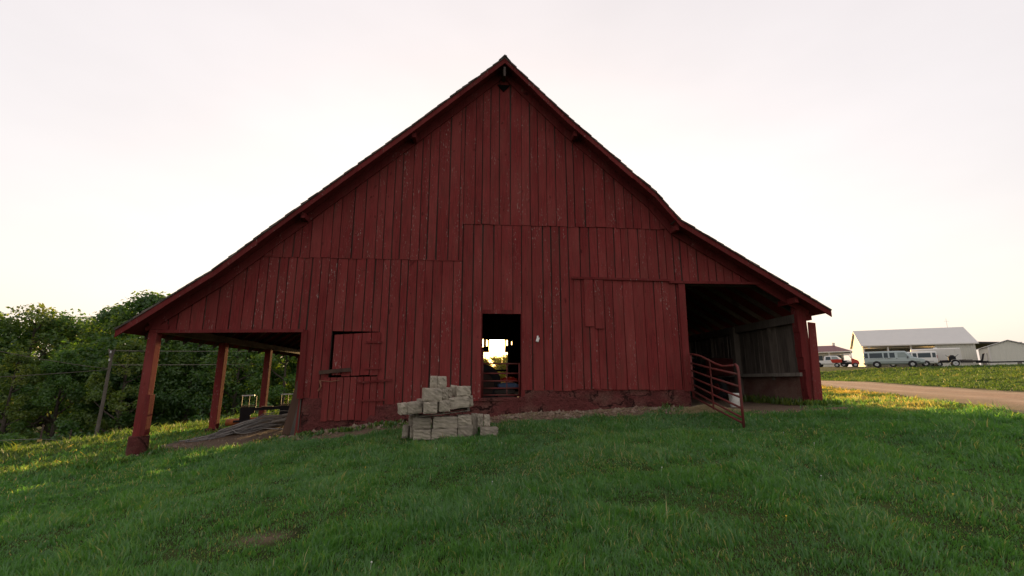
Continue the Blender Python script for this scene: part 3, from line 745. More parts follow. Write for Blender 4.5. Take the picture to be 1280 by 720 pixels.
# ------------------------------------------------------------------ block pile (zoom pixels x .0019 m)
PY = R(17); pc = Vector((-1.36, 8.42)); PC, PS = math.cos(PY), math.sin(PY)
pg = gz(pc.x, pc.y)+.015
def PW(x, y, z): x = x*1.09-.02; return Vector((pc.x+x*PC-y*PS, pc.y+x*PS+y*PC, pg+z*.975))
def rblock(w, d, h, seed):
    nx_, ny_, nz_ = 8, 6, 5; g = np.random.default_rng(seed); mb = MB(); import bmesh
    bm = bmesh.new(); bmesh.ops.create_cube(bm, size=1); bmesh.ops.subdivide_edges(bm, edges=bm.edges[:], cuts=5, use_grid_fill=True)
    for q in bm.verts:
        x, y, z = q.co
        e = sum(abs(abs(c)-.5) < 1e-4 for c in (x, y, z))
        tap = 1-.12*(y+.5)
        p = Vector((x*w*tap, y*d, z*h))
        if e >= 2: p *= 1-.006*e
        n = Vector((g.normal(), g.normal(), g.normal()))*.0035
        if abs(y+.5) < 1e-4: n.y += -abs(g.normal())*.010 if e < 2 else abs(g.normal())*.008
        q.co = p+n*.8
    me = bpy.data.meshes.new('concrete_block'); bm.to_mesh(me); bm.free(); me.materials.append(BLOCK)
    return me
def block(x, y, z, w, d, h, lab, rz=0, rx=0, ry=0, share=None):
    o = bpy.data.objects.new('concrete_block', rblock(w*1.09, d, h*.99, random.randint(0, 9999))); col.objects.link(o)
    o.location = PW(x, y, z+h/2); o.rotation_euler = (rx, ry, PY+rz+random.gauss(0, R(2.2)))
    return tag(o, lab, 'block', 'concrete blocks heaped in front of the barn')
TL = R(-7)                                  # pallet leans, right side up
# ground course
block(.165, .15, 0, .42, .30, .18, 'long rough-faced block at front centre of the bottom course, on the grass')
block(.52, .16, 0, .25, .30, .235, 'tall block ending the front bottom course, next to the low rightmost block')
block(.175, .15, .185, .41, .30, .205, 'long rough-faced block in the second course directly below the pallet front edge')
block(.51, .16, .24, .23, .30, .17, 'second course block below the right half of the pallet', 0)
block(-.16, .20, 0, .28, .34, .17, 'grey block turned sideways at the left end of the bottom course', R(-8))
block(-.18, .22, .175, .29, .34, .20, 'darker block turned sideways in second course under the left pallet corner', R(-6))
block(-.44, .34, .02, .09, .30, .21, 'thin upright block slab leaning at far left foot of the heap', R(-4), ry=R(2))
block(-.335, .30, .01, .07, .30, .20, 'thin slab between the far left slab and the bottom course', R(2))
block(.20, .62, 0, .40, .30, .2, 'hidden rear block of bottom course behind front centre', 0); 
block(.20, .62, .205, .40, .30, .2, 'hidden rear block of second course', 0)
block(-.2, .62, 0, .36, .3, .38, 'rear left block of the lower courses', 0)
block(.62, .6, 0, .3, .3, .36, 'rear right block of the lower courses', 0)
# right outliers
block(.92, .02, 0, .30, .26, .185, 'low block lying flat on the grass, furthest right in the heap', R(-12))
block(.80, .16, .19, .10, .22, .225, 'left one of two thin blocks standing on the low rightmost block', R(-12))
block(.905, .13, .19, .105, .22, .215, 'right one of two thin blocks standing on the low rightmost block', R(-10))
block(.72, .28, .02, .11, .26, .40, 'narrow block wedged upright between main stack and low rightmost block', R(-6))
# pallet
pal = empty('wooden_pallet', PW(-.22, .05, .415), PY+R(8), 'weathered grey wooden pallet tilted between the block courses', 'pallet')
pal.rotation_euler = (0, TL*.75, PY+R(8))
for k in range(6): MB().box((.42, .06+k*.16, .075), (1.02, .12, .018)).build('deck_board', GREYW, pal)
for x in (-.06, .42, .90): MB().box((x, .46, .03), (.045, .92, .07)).build('stringer', GREYW, pal)
for k in range(3): MB().box((.42, .06+k*.4, -.014), (1.02, .1, .016)).build('bottom_board', GREYW, pal)
def pz(x): return .505+.105*max(0, x+.2)-.0
# on the pallet
block(-.50, .12, .455, .15, .30, .19, 'leftmost block on the pallet, overhanging its left corner', R(4), ry=R(-6))
block(-.33, .08, .465, .22, .30, .205, 'block beside the leftmost one on the pallet, overhanging the left edge', R(2), ry=R(-7))
block(-.09, -.04, .47, .22, .30, .20, 'square-ended block at the front left of the pallet, beneath the second tier', R(0), ry=R(-1))
block(.11, .02, .495, .185, .30, .20, 'block second from front left on pallet with its corner turned outward', R(14))
block(.385, .10, .545, .345, .28, .20, 'long rough-faced block at the front right of the pallet', R(2), ry=R(-6))
block(.60, .26, .56, .13, .26, .20, 'small end block at the rear right edge of the pallet', R(0), ry=R(-5))
block(-.07, .46, .5, .4, .28, .2, 'rear block on pallet behind the left front ones', R(3)); block(.38, .46, .54, .4, .28, .19, 'rear block on pallet behind the long rough-faced one', R(1))
# upper tiers
block(-.065, .0, .675, .30, .30, .235, 'large squared block at front left of the second tier above the pallet', R(2), ry=R(1))
block(.125, .08, .70, .13, .30, .205, 'narrow block next to the large squared one in the second tier', R(6))
block(.225, .22, .72, .15, .30, .20, 'shaded block set back in the middle of the second tier', R(0))
block(.345, .26, .755, .15, .30, .20, 'block leaning behind the right front block of the second tier', R(-6), ry=R(9))
block(.455, .12, .755, .245, .28, .185, 'rough-faced block at the right front of the second tier', R(4), ry=R(-3))
block(-.03, .08, .915, .115, .26, .215, 'left half of the topmost pair of blocks on the heap', R(-6))
block(.10, .10, .915, .165, .26, .21, 'right half of the topmost pair of blocks on the heap', R(0), ry=R(-1))
for o in [o for o in bpy.data.objects if o.name.startswith('concrete_block') and ('hidden rear' in o['label'])]:
    bpy.data.objects.remove(o)

# ------------------------------------------------------------------ under the left shed
# black loader attachment with orange drum
ip = at(330, 525, 14.3); iz = gz(ip.x, ip.y)
imp = empty('loader_attachment', (ip.x, ip.y, iz+.08), R(20), 'black steel loader attachment with two frames and an orange drum', 'machine')
for x0 in (-.66, .40):
    hgt_ = .43 if x0 < 0 else .46
    pl = MB().prism([(x0,-.22),(x0+.27,-.20),(x0+.28,.2),(x0+.38,.26),(x0+.40,hgt_),(x0,hgt_)], -.03, .03).build('side_plate', BLACKM, imp, .008)
    MB().bar((x0-.01, 0, hgt_+.02), (x0+.19, 0, hgt_+.03), .06, .03).bar((x0+.22, 0, hgt_+.03), (x0+.42, 0, hgt_+.04), .06, .03).build('top_edge', RUST, pl)
    for xx in (x0+.01, x0+.2, x0+.39): MB().bar((xx, 0, hgt_), (xx, 0, hgt_+.32), .028, .028, up=(0,1,0)).build('upright', BLACKM, imp)
    MB().bar((x0+.0, 0, hgt_+.33), (x0+.34, 0, hgt_+.34), .04, .03).build('guard_bar', RIMM, imp)
MB().bar((-.3, .0, .36), (.45, .0, .40), .08, .09).build('cross_beam', BLACKM, imp)
MB().box((.06, -.02, .43), (.30, .12, .025)).build('step_plate', RUST, imp)
MB().tube([(-1.02,.12,-.02),(.2,.14,.04)], .10, 20).build('drum', ORANGE, imp, smooth=False)
MB().tube([(-1.03,.12,-.02),(-1.02,.12,-.02)], .085, 20).build('drum_end', BLACKM, imp)
MB().bar((-.8, -.05, .02), (1.0, -.05, .06), .1, .06).build('base_bar', BLACKM, imp)
# coiled bundle of old wire / thin rods: loops pulled out into a long low heap
wp = at(318, 540, 12.6); wz = gz(wp.x, wp.y); mb = MB()
for k in range(52):
    lay = random.random(); x0 = -1.0+random.gauss(0, .35); x1 = .85+random.gauss(0, .28); y0 = random.gauss(0, .20); sk = random.gauss(0, .22); bow = random.gauss(.0, .19); ph = random.random()*6; pts = []
    zt = .02+.30*lay
    for t in np.linspace(0, 1, 14):
        x = x0+(x1-x0)*t; yy = y0*(1-.3*t)+sk*(t-.5)*2+bow*math.sin(math.pi*t)+.02*math.sin(t*9+ph)
        Pp = Vector((wp.x+x*.97-yy*.1, wp.y+x*.30+yy, 0))
        rise = max(0., min(1., (x+1.15)/1.3)); Pp.z = gz(Pp.x, Pp.y)+.012+zt*rise*max(.15, 1-(yy/.55)**2)+(.015+.04*lay)*(1+math.sin(t*6+ph))*rise
        pts.append(Pp)
    if k % 6 == 0:
        q = pts[0]; pts = [q+Vector((.30,-.24,0)), q+Vector((.1,-.25,.01)), q+Vector((-.08,-.16,.015)), q+Vector((-.10,-.05,.02))]+pts
        for z_ in pts[:4]: z_.z = gz(z_.x, z_.y)+.02
    mb.tube(pts, random.choice((.007,.010,.015)), 5, tone=random.random())
tag(mb.build('wire_bundle', WIREM), 'long tangled bundle of grey wire lying on bare soil under shed', 'wire')
bp = W(-5.75, 1.9); tag(MB().box((0,0,0), (.75,.2,.025)).build('loose_plank', GREYW, loc=(bp.x, bp.y, gz(bp.x, bp.y)+.27)), 'short pale plank lying on top of the wire bundle', 'plank').rotation_euler = (R(4), R(-10), R(25))
def lean(u, v, w, th, h, du, mat, lab):
    p = W(u, v); g = gz(p.x, p.y)-.02; q = W(u+du, v+.05); mb = MB()
    mb.bar((0,0,0), (q.x-p.x, q.y-p.y, h), w, th, up=(-math.sin(YAW), math.cos(YAW), 0))
    return tag(mb.build('leaning_board', mat, loc=(p.x, p.y, g), bevel=.004), lab, 'board', 'boards leaning on the barn corner')
lean(-5.22, .55, .26, .035, 1.28, .22, BROWNW, 'wide rusty brown board leaning furthest from the barn corner')
lean(-5.0, .30, .15, .05, 1.22, .20, GREYW, 'grey weathered board leaning between the brown and the red boards')
lean(-4.83, .06, .11, .03, 1.20, .03, RED, 'narrow red board standing upright against the barn corner')
for (px, py, Yd, r, lab) in ((353,552,10.9,.075,'larger pale stone on bare soil near the leaning boards'),(364,553,10.7,.085,'reddish stone at the foot of the narrow red board'),(872,520,11.0,.13,'reddish brown stone beside the straw near the gate')):
    p = at(px, py, Yd); mb = MB(); 
    import bmesh
    bm = bmesh.new(); bmesh.ops.create_icosphere(bm, subdivisions=3, radius=r)
    for q in bm.verts: q.co *= .8+.5*float(fbm(np.array([q.co.x*9+px]), np.array([q.co.z*9+q.co.y*7]), 4)[0]); q.co.z *= .65
    me = bpy.data.meshes.new('stone'); bm.to_mesh(me); bm.free(); me.materials.append(STONE)
    o = bpy.data.objects.new('stone', me); col.objects.link(o); o.location = (p.x, p.y, gz(p.x, p.y)+r*.25); tag(o, lab, 'stone')

# ------------------------------------------------------------------ right shed contents
p = at(920, 508, 11.9); b = empty('bucket', (p.x, p.y, gz(p.x, p.y)), 0, 'white plastic bucket standing behind the open red gate', 'bucket')
mb = MB(); n = 28; ri = [(.125,0),(.14,.10),(.152,.30),(.158,.305),(.158,.335),(.152,.34),(.142,.335),(.13,.06)]
mb.loft([[Vector((r*math.cos(2*math.pi*k/n), r*math.sin(2*math.pi*k/n), z)) for k in range(n)] for r, z in ri]); mb.build('pail', BUCKET, b, smooth=False)
MB().tube([(.16*math.cos(t), .16*math.sin(t)*.25-.12, .31-.13*math.sin(t)) for t in np.linspace(0, math.pi, 12)], .004, 5).build('handle', RUST, b)
# red tractor in the aisle
p = at(885, 490, 16.6); tz = gz(p.x, p.y)
tr = empty('tractor', (p.x, p.y, tz), R(100), 'small red tractor parked in the dark right shed behind gate', 'tractor')
MB().loft([[Vector((x, s*w, z)) for s, z in ((-1,.75),(1,.75),(1,h),(.6,h+.09),(-.6,h+.09),(-1,h))] for x, w, h in ((-1.9,.22,1.10),(-1.85,.27,1.18),(-1.2,.28,1.24),(-.45,.30,1.28))]).build('hood', GATE, tr, .015)
MB().box((-1.93,0,.93), (.04,.36,.3)).build('grille', BLACKM, tr)
MB().box((-.1,0,.62), (2.6,.32,.34)).build('chassis', BLACKM, tr, .02)
def wheel(parent, x, y, r, w, n=24, rim=RIMM, rimr=.55):
    s = 1 if y > 0 else -1
    o = MB().tube([(0,-w/2,0),(0,-w/2*.8,0),(0,w/2*.8,0),(0,w/2,0)], [r*.92, r, r, r*.92], n).build('wheel', TYRE, parent, loc=(x, y, r))
    MB().tube([(0,s*w*.30,0),(0,s*(w/2+.012),0)], [r*rimr, r*rimr*.92], n).build('rim', rim, o)
    MB().tube([(0,s*w*.4,0),(0,s*(w/2+.03),0)], [r*.16, r*.13], 10).build('hub', PLASTIC, o)
    return o
for y in (-.62, .62):
    wheel(tr, .55, y, .62, .32, rim=GATE); wheel(tr, -1.45, y*.85, .34, .18, rim=GATE)
    MB().loft([[Vector((.55+.70*math.cos(a), y+dy, .62+.70*math.sin(a))) for dy, k in ((-.19,0),(.19,0))]+[Vector((.55+.67*math.cos(a), y+dy, .62+.67*math.sin(a))) for dy in (.19,-.19)] for a in np.linspace(.3, 2.5, 10)]).build('fender', GATE, tr)
MB().box((.55,0,1.05), (.4,.42,.07)).box((.76,0,1.25), (.06,.42,.36)).build('seat', BLACKM, tr, .02)
MB().tube([(-.35,0,1.2),(-.1,0,1.45)], .02, 8).tube([(-.1+.2*math.cos(t)*.4, .2*math.sin(t), 1.45+.2*math.cos(t)*.6) for t in np.linspace(0, 2*math.pi, 18)], .014, 6).build('steering_wheel', BLACKM, tr)
MB().tube([(-1.2,.08,1.3),(-1.2,.08,1.85)], .03, 10).build('exhaust_pipe', RUST, tr)
# inside the main barn, seen through the doorway
ty = W(-.62, 1.5); te = gz(ty.x, ty.y)
tyre = empty('old_tyre', (ty.x, ty.y, te+.75), YAW+R(35), 'black rubber tyre standing in shade just inside the barn doorway', 'tyre')
mb = MB(); n = 28
mb.loft([[Vector(((.42+.13*math.cos(a))*math.cos(t), .13*math.sin(a)*1.1, (.42+.13*math.cos(a))*math.sin(t))) for a in np.linspace(0, 2*math.pi, 12, endpoint=False)] for t in np.linspace(0, 2*math.pi, n+1)]); mb.build('tread', TYRE, tyre)
MB().tube([(0,-.05,0),(0,.05,0)], .31, 24).build('rim', RUST, tyre)
def sack(u, v, z, mat, lab, sx=.55, sy=.36, sz=.17, rz=0):
    p = W(u, v); import bmesh
    bm = bmesh.new(); bmesh.ops.create_cube(bm, size=1); bmesh.ops.subdivide_edges(bm, edges=bm.edges[:], cuts=6, use_grid_fill=True)
    for q in bm.verts:
        x, y, zz = q.co; k = (1-(2*x)**4)*(1-(2*y)**4); q.co = Vector((x*sx, y*sy, zz*sz*(.35+.65*k)+.01*math.sin(x*25+y*13)))
    me = bpy.data.meshes.new('feed_sack'); bm.to_mesh(me); bm.free(); me.materials.append(mat); me.polygons.foreach_set('use_smooth', [True]*len(me.polygons))
    o = bpy.data.objects.new('feed_sack', me); col.objects.link(o); o.location = (p.x, p.y, gz(p.x, p.y)+z); o.rotation_euler.z = YAW+rz
    return tag(o, lab, 'sack', 'sacks inside the doorway')
sack(.02, 1.6, .70, BLUET, 'blue cloth sack lying on top just inside the doorway', rz=.1)
sack(-.05, 1.65, .54, GREYW, 'grey sack lying under the blue one inside the doorway', rz=-.1)
sack(.06, 1.75, .86, REDP, 'small red sack on top of the blue sack inside doorway', .4, .3, .13, .3)
sack(.0, 1.6, .38, GREYW, 'pale sack lying third from the top of the pile inside the doorway', rz=.05)
sack(.02, 1.63, .22, GREYW, 'lowest but one pale sack of the pile inside the doorway', rz=.02); sack(.0, 1.6, .07, GREYW, 'undermost pale sack on the barn floor inside the doorway', rz=-.04)
# crossing timbers deep inside the barn give the doorway its bars
mb = MB()
for u in (-3.2, 3.0):
    for v in (4, 8): mb.bar((u, v, .2), (u, v, 4.6), .18, .18, up=(0,1,0))
mb.build('aisle_timber', DARKW, barn)

# weeds at the foot of the aisle wall
def weeds(n, fn, hmax, name, lab, dens=9, mat=LEAF[2], flower=None):
    Vs = []; F_ = []; T_ = []
    for _ in range(n):
        u, v = fn(); p = W(u, v); g = gz(p.x, p.y); h = hmax*random.uniform(.4, 1)
        for _ in range(dens):
            a = random.random()*6.28; l = h*random.uniform(.5, 1); o = Vector((p.x+random.gauss(0,.05), p.y+random.gauss(0,.05), g))
            d = Vector((math.cos(a)*.45, math.sin(a)*.45, 1)).normalized()*l; s = Vector((-math.sin(a), math.cos(a), 0))*random.uniform(.012,.03)
            b = len(Vs); Vs += [o-s*.2, o+s*.2, o+d*.6+s, o+d, o+d*.6-s]; F_ += [(b,b+1,b+2,b+3,b+4)]; T_ += [random.random()]*5
    mb = MB(); mb.v = Vs; mb.f = F_; mb.t = T_
    return tag(mb.build(name, mat, fix=False), lab, 'weeds', kind='stuff')
weeds(70, lambda: (7.35-abs(random.gauss(0,.22)), random.uniform(-.1, 3.2)), .30, 'weeds', 'yellowish weeds along the plaster wall in the right shed')
weeds(40, lambda: (random.uniform(7.2, 8.0), random.gauss(-.25,.15)), .22, 'weeds', 'tufts of weeds round the foot of the corner post', mat=LEAF[1])
weeds(60, lambda: (random.uniform(-4.8,-2.4), random.gauss(-.28,.1)), .14, 'weeds', 'low weeds at the wall foot below the stable door', mat=LEAF[1])

def flowers(n, mat, r, lab, name):
    mb = MB()
    for _ in range(n):
        a = R(random.uniform(-50, 50)); d = random.uniform(3, 9); x, y = d*math.sin(a), d*math.cos(a); z = gz(x, y); h = random.uniform(.05, .08)
        mb.tube([(x,y,z),(x+.01,y,z+h)], .0015, 4); mb.tube([(x+.01,y,z+h-.3*r),(x+.01,y,z+h+.2*r),(x+.01,y,z+h+r)], [r*.6, r, r*.4], 7)
    return tag(mb.build(name, mat), lab, 'flowers', kind='stuff')
flowers(14, plain('clover_white', (.55,.55,.48), .1, 9., .8), .007, 'tiny white clover heads dotted over the lawn', 'clover')
flowers(4, plain('dandelion_yellow', (.6,.42,.04), .1, 9., .8), .008, 'few small yellow dandelion heads in the lawn', 'dandelion')
# ------------------------------------------------------------------ pole, wires, wire fence
pp = at(118, 553, 36.); pz_ = gz(pp.x, pp.y); ptop = at(134, 436, 36.)
pole = empty('utility_pole', (pp.x, pp.y, pz_-.1), 0, 'grey wooden utility pole in front of the woods', 'pole')
hh = ptop.z-pz_
MB().tube([(0,0,0),(.12,0,hh*.5),(.16,0,hh)], [.13,.115,.095], 12).build('shaft', POLEM, pole)
for s in (-.2, .2): MB().bar((.16,0,hh-.9), (.16+s*1.2,-.05,hh+.08), .07, .07, up=(0,1,0)).build('insulator_arm', GREYW, pole)
for z in (.05, -.55): MB().tube([(.16,-.13,hh+z-.3),(.16,-.13,hh+z-.12)], .05, 8).build('insulator', RIMM, pole)
def wire(a, b, sag, lab):
    a, b = Vector(a), Vector(b); pts = [a.lerp(b, t)-Vector((0,0,sag*4*t*(1-t))) for t in np.linspace(0, 1, 24)]
    tag(MB().tube(pts, .02, 5).build('overhead_wire', GREYW), lab, 'wire')
tp = Vector((pp.x+.16, pp.y, pz_-.1+hh))
wire(tp+Vector((0,0,-.05)), at(470, 436, 60.), .15, 'upper overhead wire running from pole behind the barn shed')
wire(tp+Vector((0,0,-1.15)), at(470, 451, 60.), .15, 'lower overhead wire running from pole behind the barn shed')
wire(tp+Vector((0,0,-1.45)), at(-160, 402, 22.), .25, 'thick overhead wire sloping up from pole towards the far left')
wire(tp+Vector((0,0,-1.5)), at(-160, 478, 26.), .1, 'thin overhead wire sloping down from pole towards the far left')
fp = []
for px, pb, pt, Yd, lab in ((46,568,531,22.5,'nearer thin metal fence post with a yellow insulator, on left slope'),(85,557,537,27.,'farther thin metal fence post with a yellow insulator, beside shrubs')):
    q = at(px, pb, Yd); g = gz(q.x, q.y); o = empty('fence_post', (q.x, q.y, g-.1), .3, lab, 'post', 'wire fence posts')
    h_ = max(1.0, at(px, pt, Yd).z-g)
    MB().bar((0,0,0), (0.03,0,h_+.1), .05, .045, up=(0,1,0)).build('shank', RUST, o)
    MB().box((.02,-.03,h_*.52), (.16,.05,.09)).build('insulator', plain('yellow_insulator', (.45,.28,.1)), o)
    fp.append(Vector((q.x, q.y, g+h_*.5)))
q = at(-60, 590, 17.); fp.insert(0, Vector((q.x, q.y, gz(q.x, q.y)+.6)))
q = at(150, 545, 34.); fp.append(Vector((q.x, q.y, gz(q.x, q.y)+.7)))
mb = MB().tube(fp, .012, 5); tag(mb.build('fence_wire', STEELW), 'single fence wire strung low across the left slope', 'wire')

# ------------------------------------------------------------------ trees
def leaf_cloud(centers, radii, n_per, size, seed, flat=.75):
    g = np.random.default_rng(seed); cs = np.repeat(np.arange(len(centers)), n_per); n = len(cs)
    d = g.normal(size=(n, 3)); d /= np.linalg.norm(d, axis=1)[:,None]; r = g.random(n)**.45
    P_ = centers[cs]+d*(r*1.0)[:,None]*radii[cs][:,None]*np.array([1,1,flat])
    nrm_ = d*.6+g.normal(size=(n,3))*.6+np.array([0,0,.5]); nrm_ /= np.linalg.norm(nrm_, axis=1)[:,None]
    t = np.cross(nrm_, g.normal(size=(n,3))); t /= np.linalg.norm(t, axis=1)[:,None]; b = np.cross(nrm_, t)
    s = size*(.55+.9*g.random(n))[:,None]
    V = np.stack([P_-t*s, P_-b*s*.55+t*s*.1, P_+t*s, P_+b*s*.55-t*s*.1], 1).reshape(-1, 3)
    cl = g.random(len(centers)); tone = np.clip(cl[cs]*.6+.35*g.random(n)+.05, 0, 1)
    return V, np.arange(n*4), np.full(n, 4), np.repeat(tone, 4)
def make_tree(name, H_, Rr, ncl, nper, size, seed, mat, low=.18, shape='round'):
    g = np.random.default_rng(seed); cs, rs = [], []
    for k in range(ncl):
        t = low+(1-low)*g.random()**.8
        prof = math.sin(math.pi*min(1, (t-low*.6)/(1-low*.6))**.75)**.7 if shape == 'round' else (1-((t-low)/(1-low))**2.2)**.6
        a = g.random()*2*np.pi; rr = Rr*prof*(.45+.6*g.random()**.6)
        cs.append((math.cos(a)*rr, math.sin(a)*rr, H_*t)); rs.append(Rr*(.17+.17*g.random()))
    cs, rs = np.array(cs), np.array(rs)
    root = empty(name, (0,0,0))
    V, f, lt, tone = leaf_cloud(cs, rs, nper, size, seed+1)
    np_mesh('crown', V, f, lt, mat, tone, root)
    mb = MB(); mb.tube([(0,0,-.4),(0,0,H_*.1),(.1,0,H_*.4),(.05,.1,H_*.9)], [H_*.028,H_*.022,H_*.015,.03], 10)
    for k in range(0, min(ncl, 40), 2):
        c = Vector(cs[k]); z0_ = max(H_*.12, c.z-math.hypot(c.x, c.y)*.8)
        st = Vector((.08, 0, z0_)); mid = st.lerp(c, .5)+Vector((0,0,-.25))
        mb.tube([st, mid, c], [H_*.009, H_*.006, .02], 6)
    mb.build('trunk', BARK, root)
    return root
PROTO = [make_tree('broadleaf_tree', 14., 5.0, 95, 200, .165, 101, LEAF[0]),
         make_tree('broadleaf_tree', 14., 4.4, 85, 200, .155, 202, LEAF[1], .1),
         make_tree('broadleaf_tree', 14., 5.6, 85, 120, .16, 303, LEAF[0], .3),
         make_tree('broadleaf_tree', 14., 4.0, 70, 160, .15, 404, LEAF[2], .14),
         make_tree('broadleaf_tree', 14., 5.0, 62, 95, .155, 505, LEAF[2], .22)]
TREES = [  # px, top y, distance, prototype, label
 (-40, 392, 50, 1, None), (-75, 380, 58, 0, None), (-120, 392, 52, 2, None), (-170, 385, 56, 0, None), (-230, 390, 52, 1, None),
 (22, 384, 52, 4, 'airy broadleaf tree with gold-rimmed top, at the far left of the woods'),
 (62, 392, 55, 2, 'rounded tree with sky showing through, second crown from the far left'),
 (98, 401, 57, 4, 'lower thin-crowned tree filling the dip in the woodland skyline'),
 (128, 388, 50, 0, 'dense dark tree beside the skyline dip, above the utility pole'),
 (170, 372, 48, 0, 'tallest dark round-topped tree, rising above the left barn eave'),
 (212, 378, 50, 2, 'dark broad tree partly hidden by the barn eave'),
 (8, 440, 40, 3, 'sunlit yellow-green lower tree at left edge below the skyline trees'),
 (70, 440, 42, 1, 'mid-green lower tree left of the utility pole'),
 (150, 425, 42, 3, 'yellow-green young tree with loose top right behind the utility pole'),
 (185, 440, 45, 1, 'mid-green tree between the utility pole and first shed post'),
 (232, 425, 46, 0, 'dark green tree seen between the first and second shed posts'),
 (255, 410, 52, 1, 'leafy tree behind, just left of the second shed post'),
 (292, 425, 47, 2, 'dark spreading tree seen between the second and third shed posts'),
 (318, 415, 53, 4, 'thin-leaved tree behind, beside the third shed post'),
 (350, 420, 47, 1, 'green tree seen through the shed right of the third post'),
 (385, 420, 52, 0, 'tree at right end of the woods, next to the barn corner'),
 (40, 405, 62, 0, 'deep green tree in the back row behind the far left crowns'),
 (110, 408, 63, 0, 'deep green tree in the back row behind the skyline dip'),
 (270, 400, 60, 0, 'back row tree behind the second shed post'),
 (340, 405, 62, 2, 'back row tree behind the third shed post')]
used = set()
for px, ty_, Yd, k, lab in TREES:
    q = at(px, 520, Yd); g = gz(q.x, q.y); t = at(px, ty_, Yd).z
    r = PROTO[k] if k not in used else copy_tree(PROTO[k]); used.add(k)
    s = (t-g)/14.2
    r.location = (q.x, q.y, g); r.rotation_euler.z = random.random()*6.28; r.scale = (s*random.uniform(.95,1.15),)*2+(s,)
    if lab is None: lab = 'broadleaf tree of the woods outside the left edge'; tag(r, lab, 'tree', 'woodland trees')
    else: tag(r, lab, 'tree', 'woodland trees')
for k_, (x_, Yd, wid, lab) in enumerate(((-2.9, 45, 1.35, 'sunlit bush seen low through the doorway, left of its middle'),(-.2, 48, 1.5, 'sunlit bush seen low through the doorway, right of its middle'))):
    r = empty('bush', (x_, Yd, gz(x_, Yd)), 0, lab, 'bush'); gg = np.random.default_rng(k_+50); n = 95
    cc = np.c_[gg.normal(size=n)*wid*.62, gg.normal(size=n)*.7, .3+2.62*gg.random(n)]
    V, f, lt, tone = leaf_cloud(cc, np.full(n, .55), 90, .10, 60+k_); np_mesh('foliage', V, f, lt, LEAF_SUN, tone, r)
    mb = MB()
    for c in cc[::3]: mb.tube([(0,0,-.1), (c[0]*.5,c[1]*.5,c[2]*.6), tuple(c)], [.05,.03,.012], 5)
    mb.build('stem', BARK, r)
# shrubs at the woodland edge
g_ = np.random.default_rng(77)
cs = []; rs = []
for k in range(120):
    px = -60+470*g_.random(); Yd = 37+10*g_.random(); q = at(px, 520, Yd); z = gz(q.x, q.y)
    if q.x > -14: continue
    cs.append((q.x, q.y, z+.3+1.9*g_.random()**1.3)); rs.append(.7+.9*g_.random())
V, f, lt, tone = leaf_cloud(np.array(cs), np.array(rs), 300, .13, 5)
tag(np_mesh('undergrowth', V, f, lt, LEAF[0], tone), 'dense dark undergrowth closing the edge of the woods', 'undergrowth', kind='stuff')
cs = []; rs = []
for k in range(150):
    px = -70+480*g_.random(); Yd = 64+14*g_.random(); q = at(px, 520, Yd); z = gz(q.x, q.y)
    cs.append((q.x, q.y, z+1+8*g_.random())); rs.append(1.6+1.5*g_.random())
V, f, lt, tone = leaf_cloud(np.array(cs), np.array(rs), 200, .26, 6)
tag(np_mesh('far_wood', V, f, lt, LEAF[0], tone), 'deeper part of the woods reading as one dark mass', 'wood', kind='stuff')
for px, pb, Yd, rad, mt, lab in ((20,545,31.,.95,1,'bright green shrub by the fence at the left edge'),(97,548,30.,.55,2,'small pale shrub behind the farther fence post'),(73,562,25.,.3,2,'low feathery weed clump between the two fence posts')):
    q = at(px, pb, Yd); z = gz(q.x, q.y); r = empty('shrub', (q.x, q.y, z), 0, lab, 'shrub')
    g2_ = np.random.default_rng(int(px)); n = 14; cc = g2_.normal(size=(n,3))*rad*.5; cc[:,2] = abs(cc[:,2])*1.3+rad*.3
    V, f, lt, tone = leaf_cloud(cc, np.full(n, rad*.4), 110, .085, int(px)+1); np_mesh('foliage', V, f, lt, LEAF[mt], tone, r)
    mb = MB()
    for c in cc[::2]: mb.tube([(0,0,-.1), (c[0]*.5,c[1]*.5,c[2]*.6), tuple(c)], [.025,.015,.006], 5)
    mb.build('stem', BARK, r)

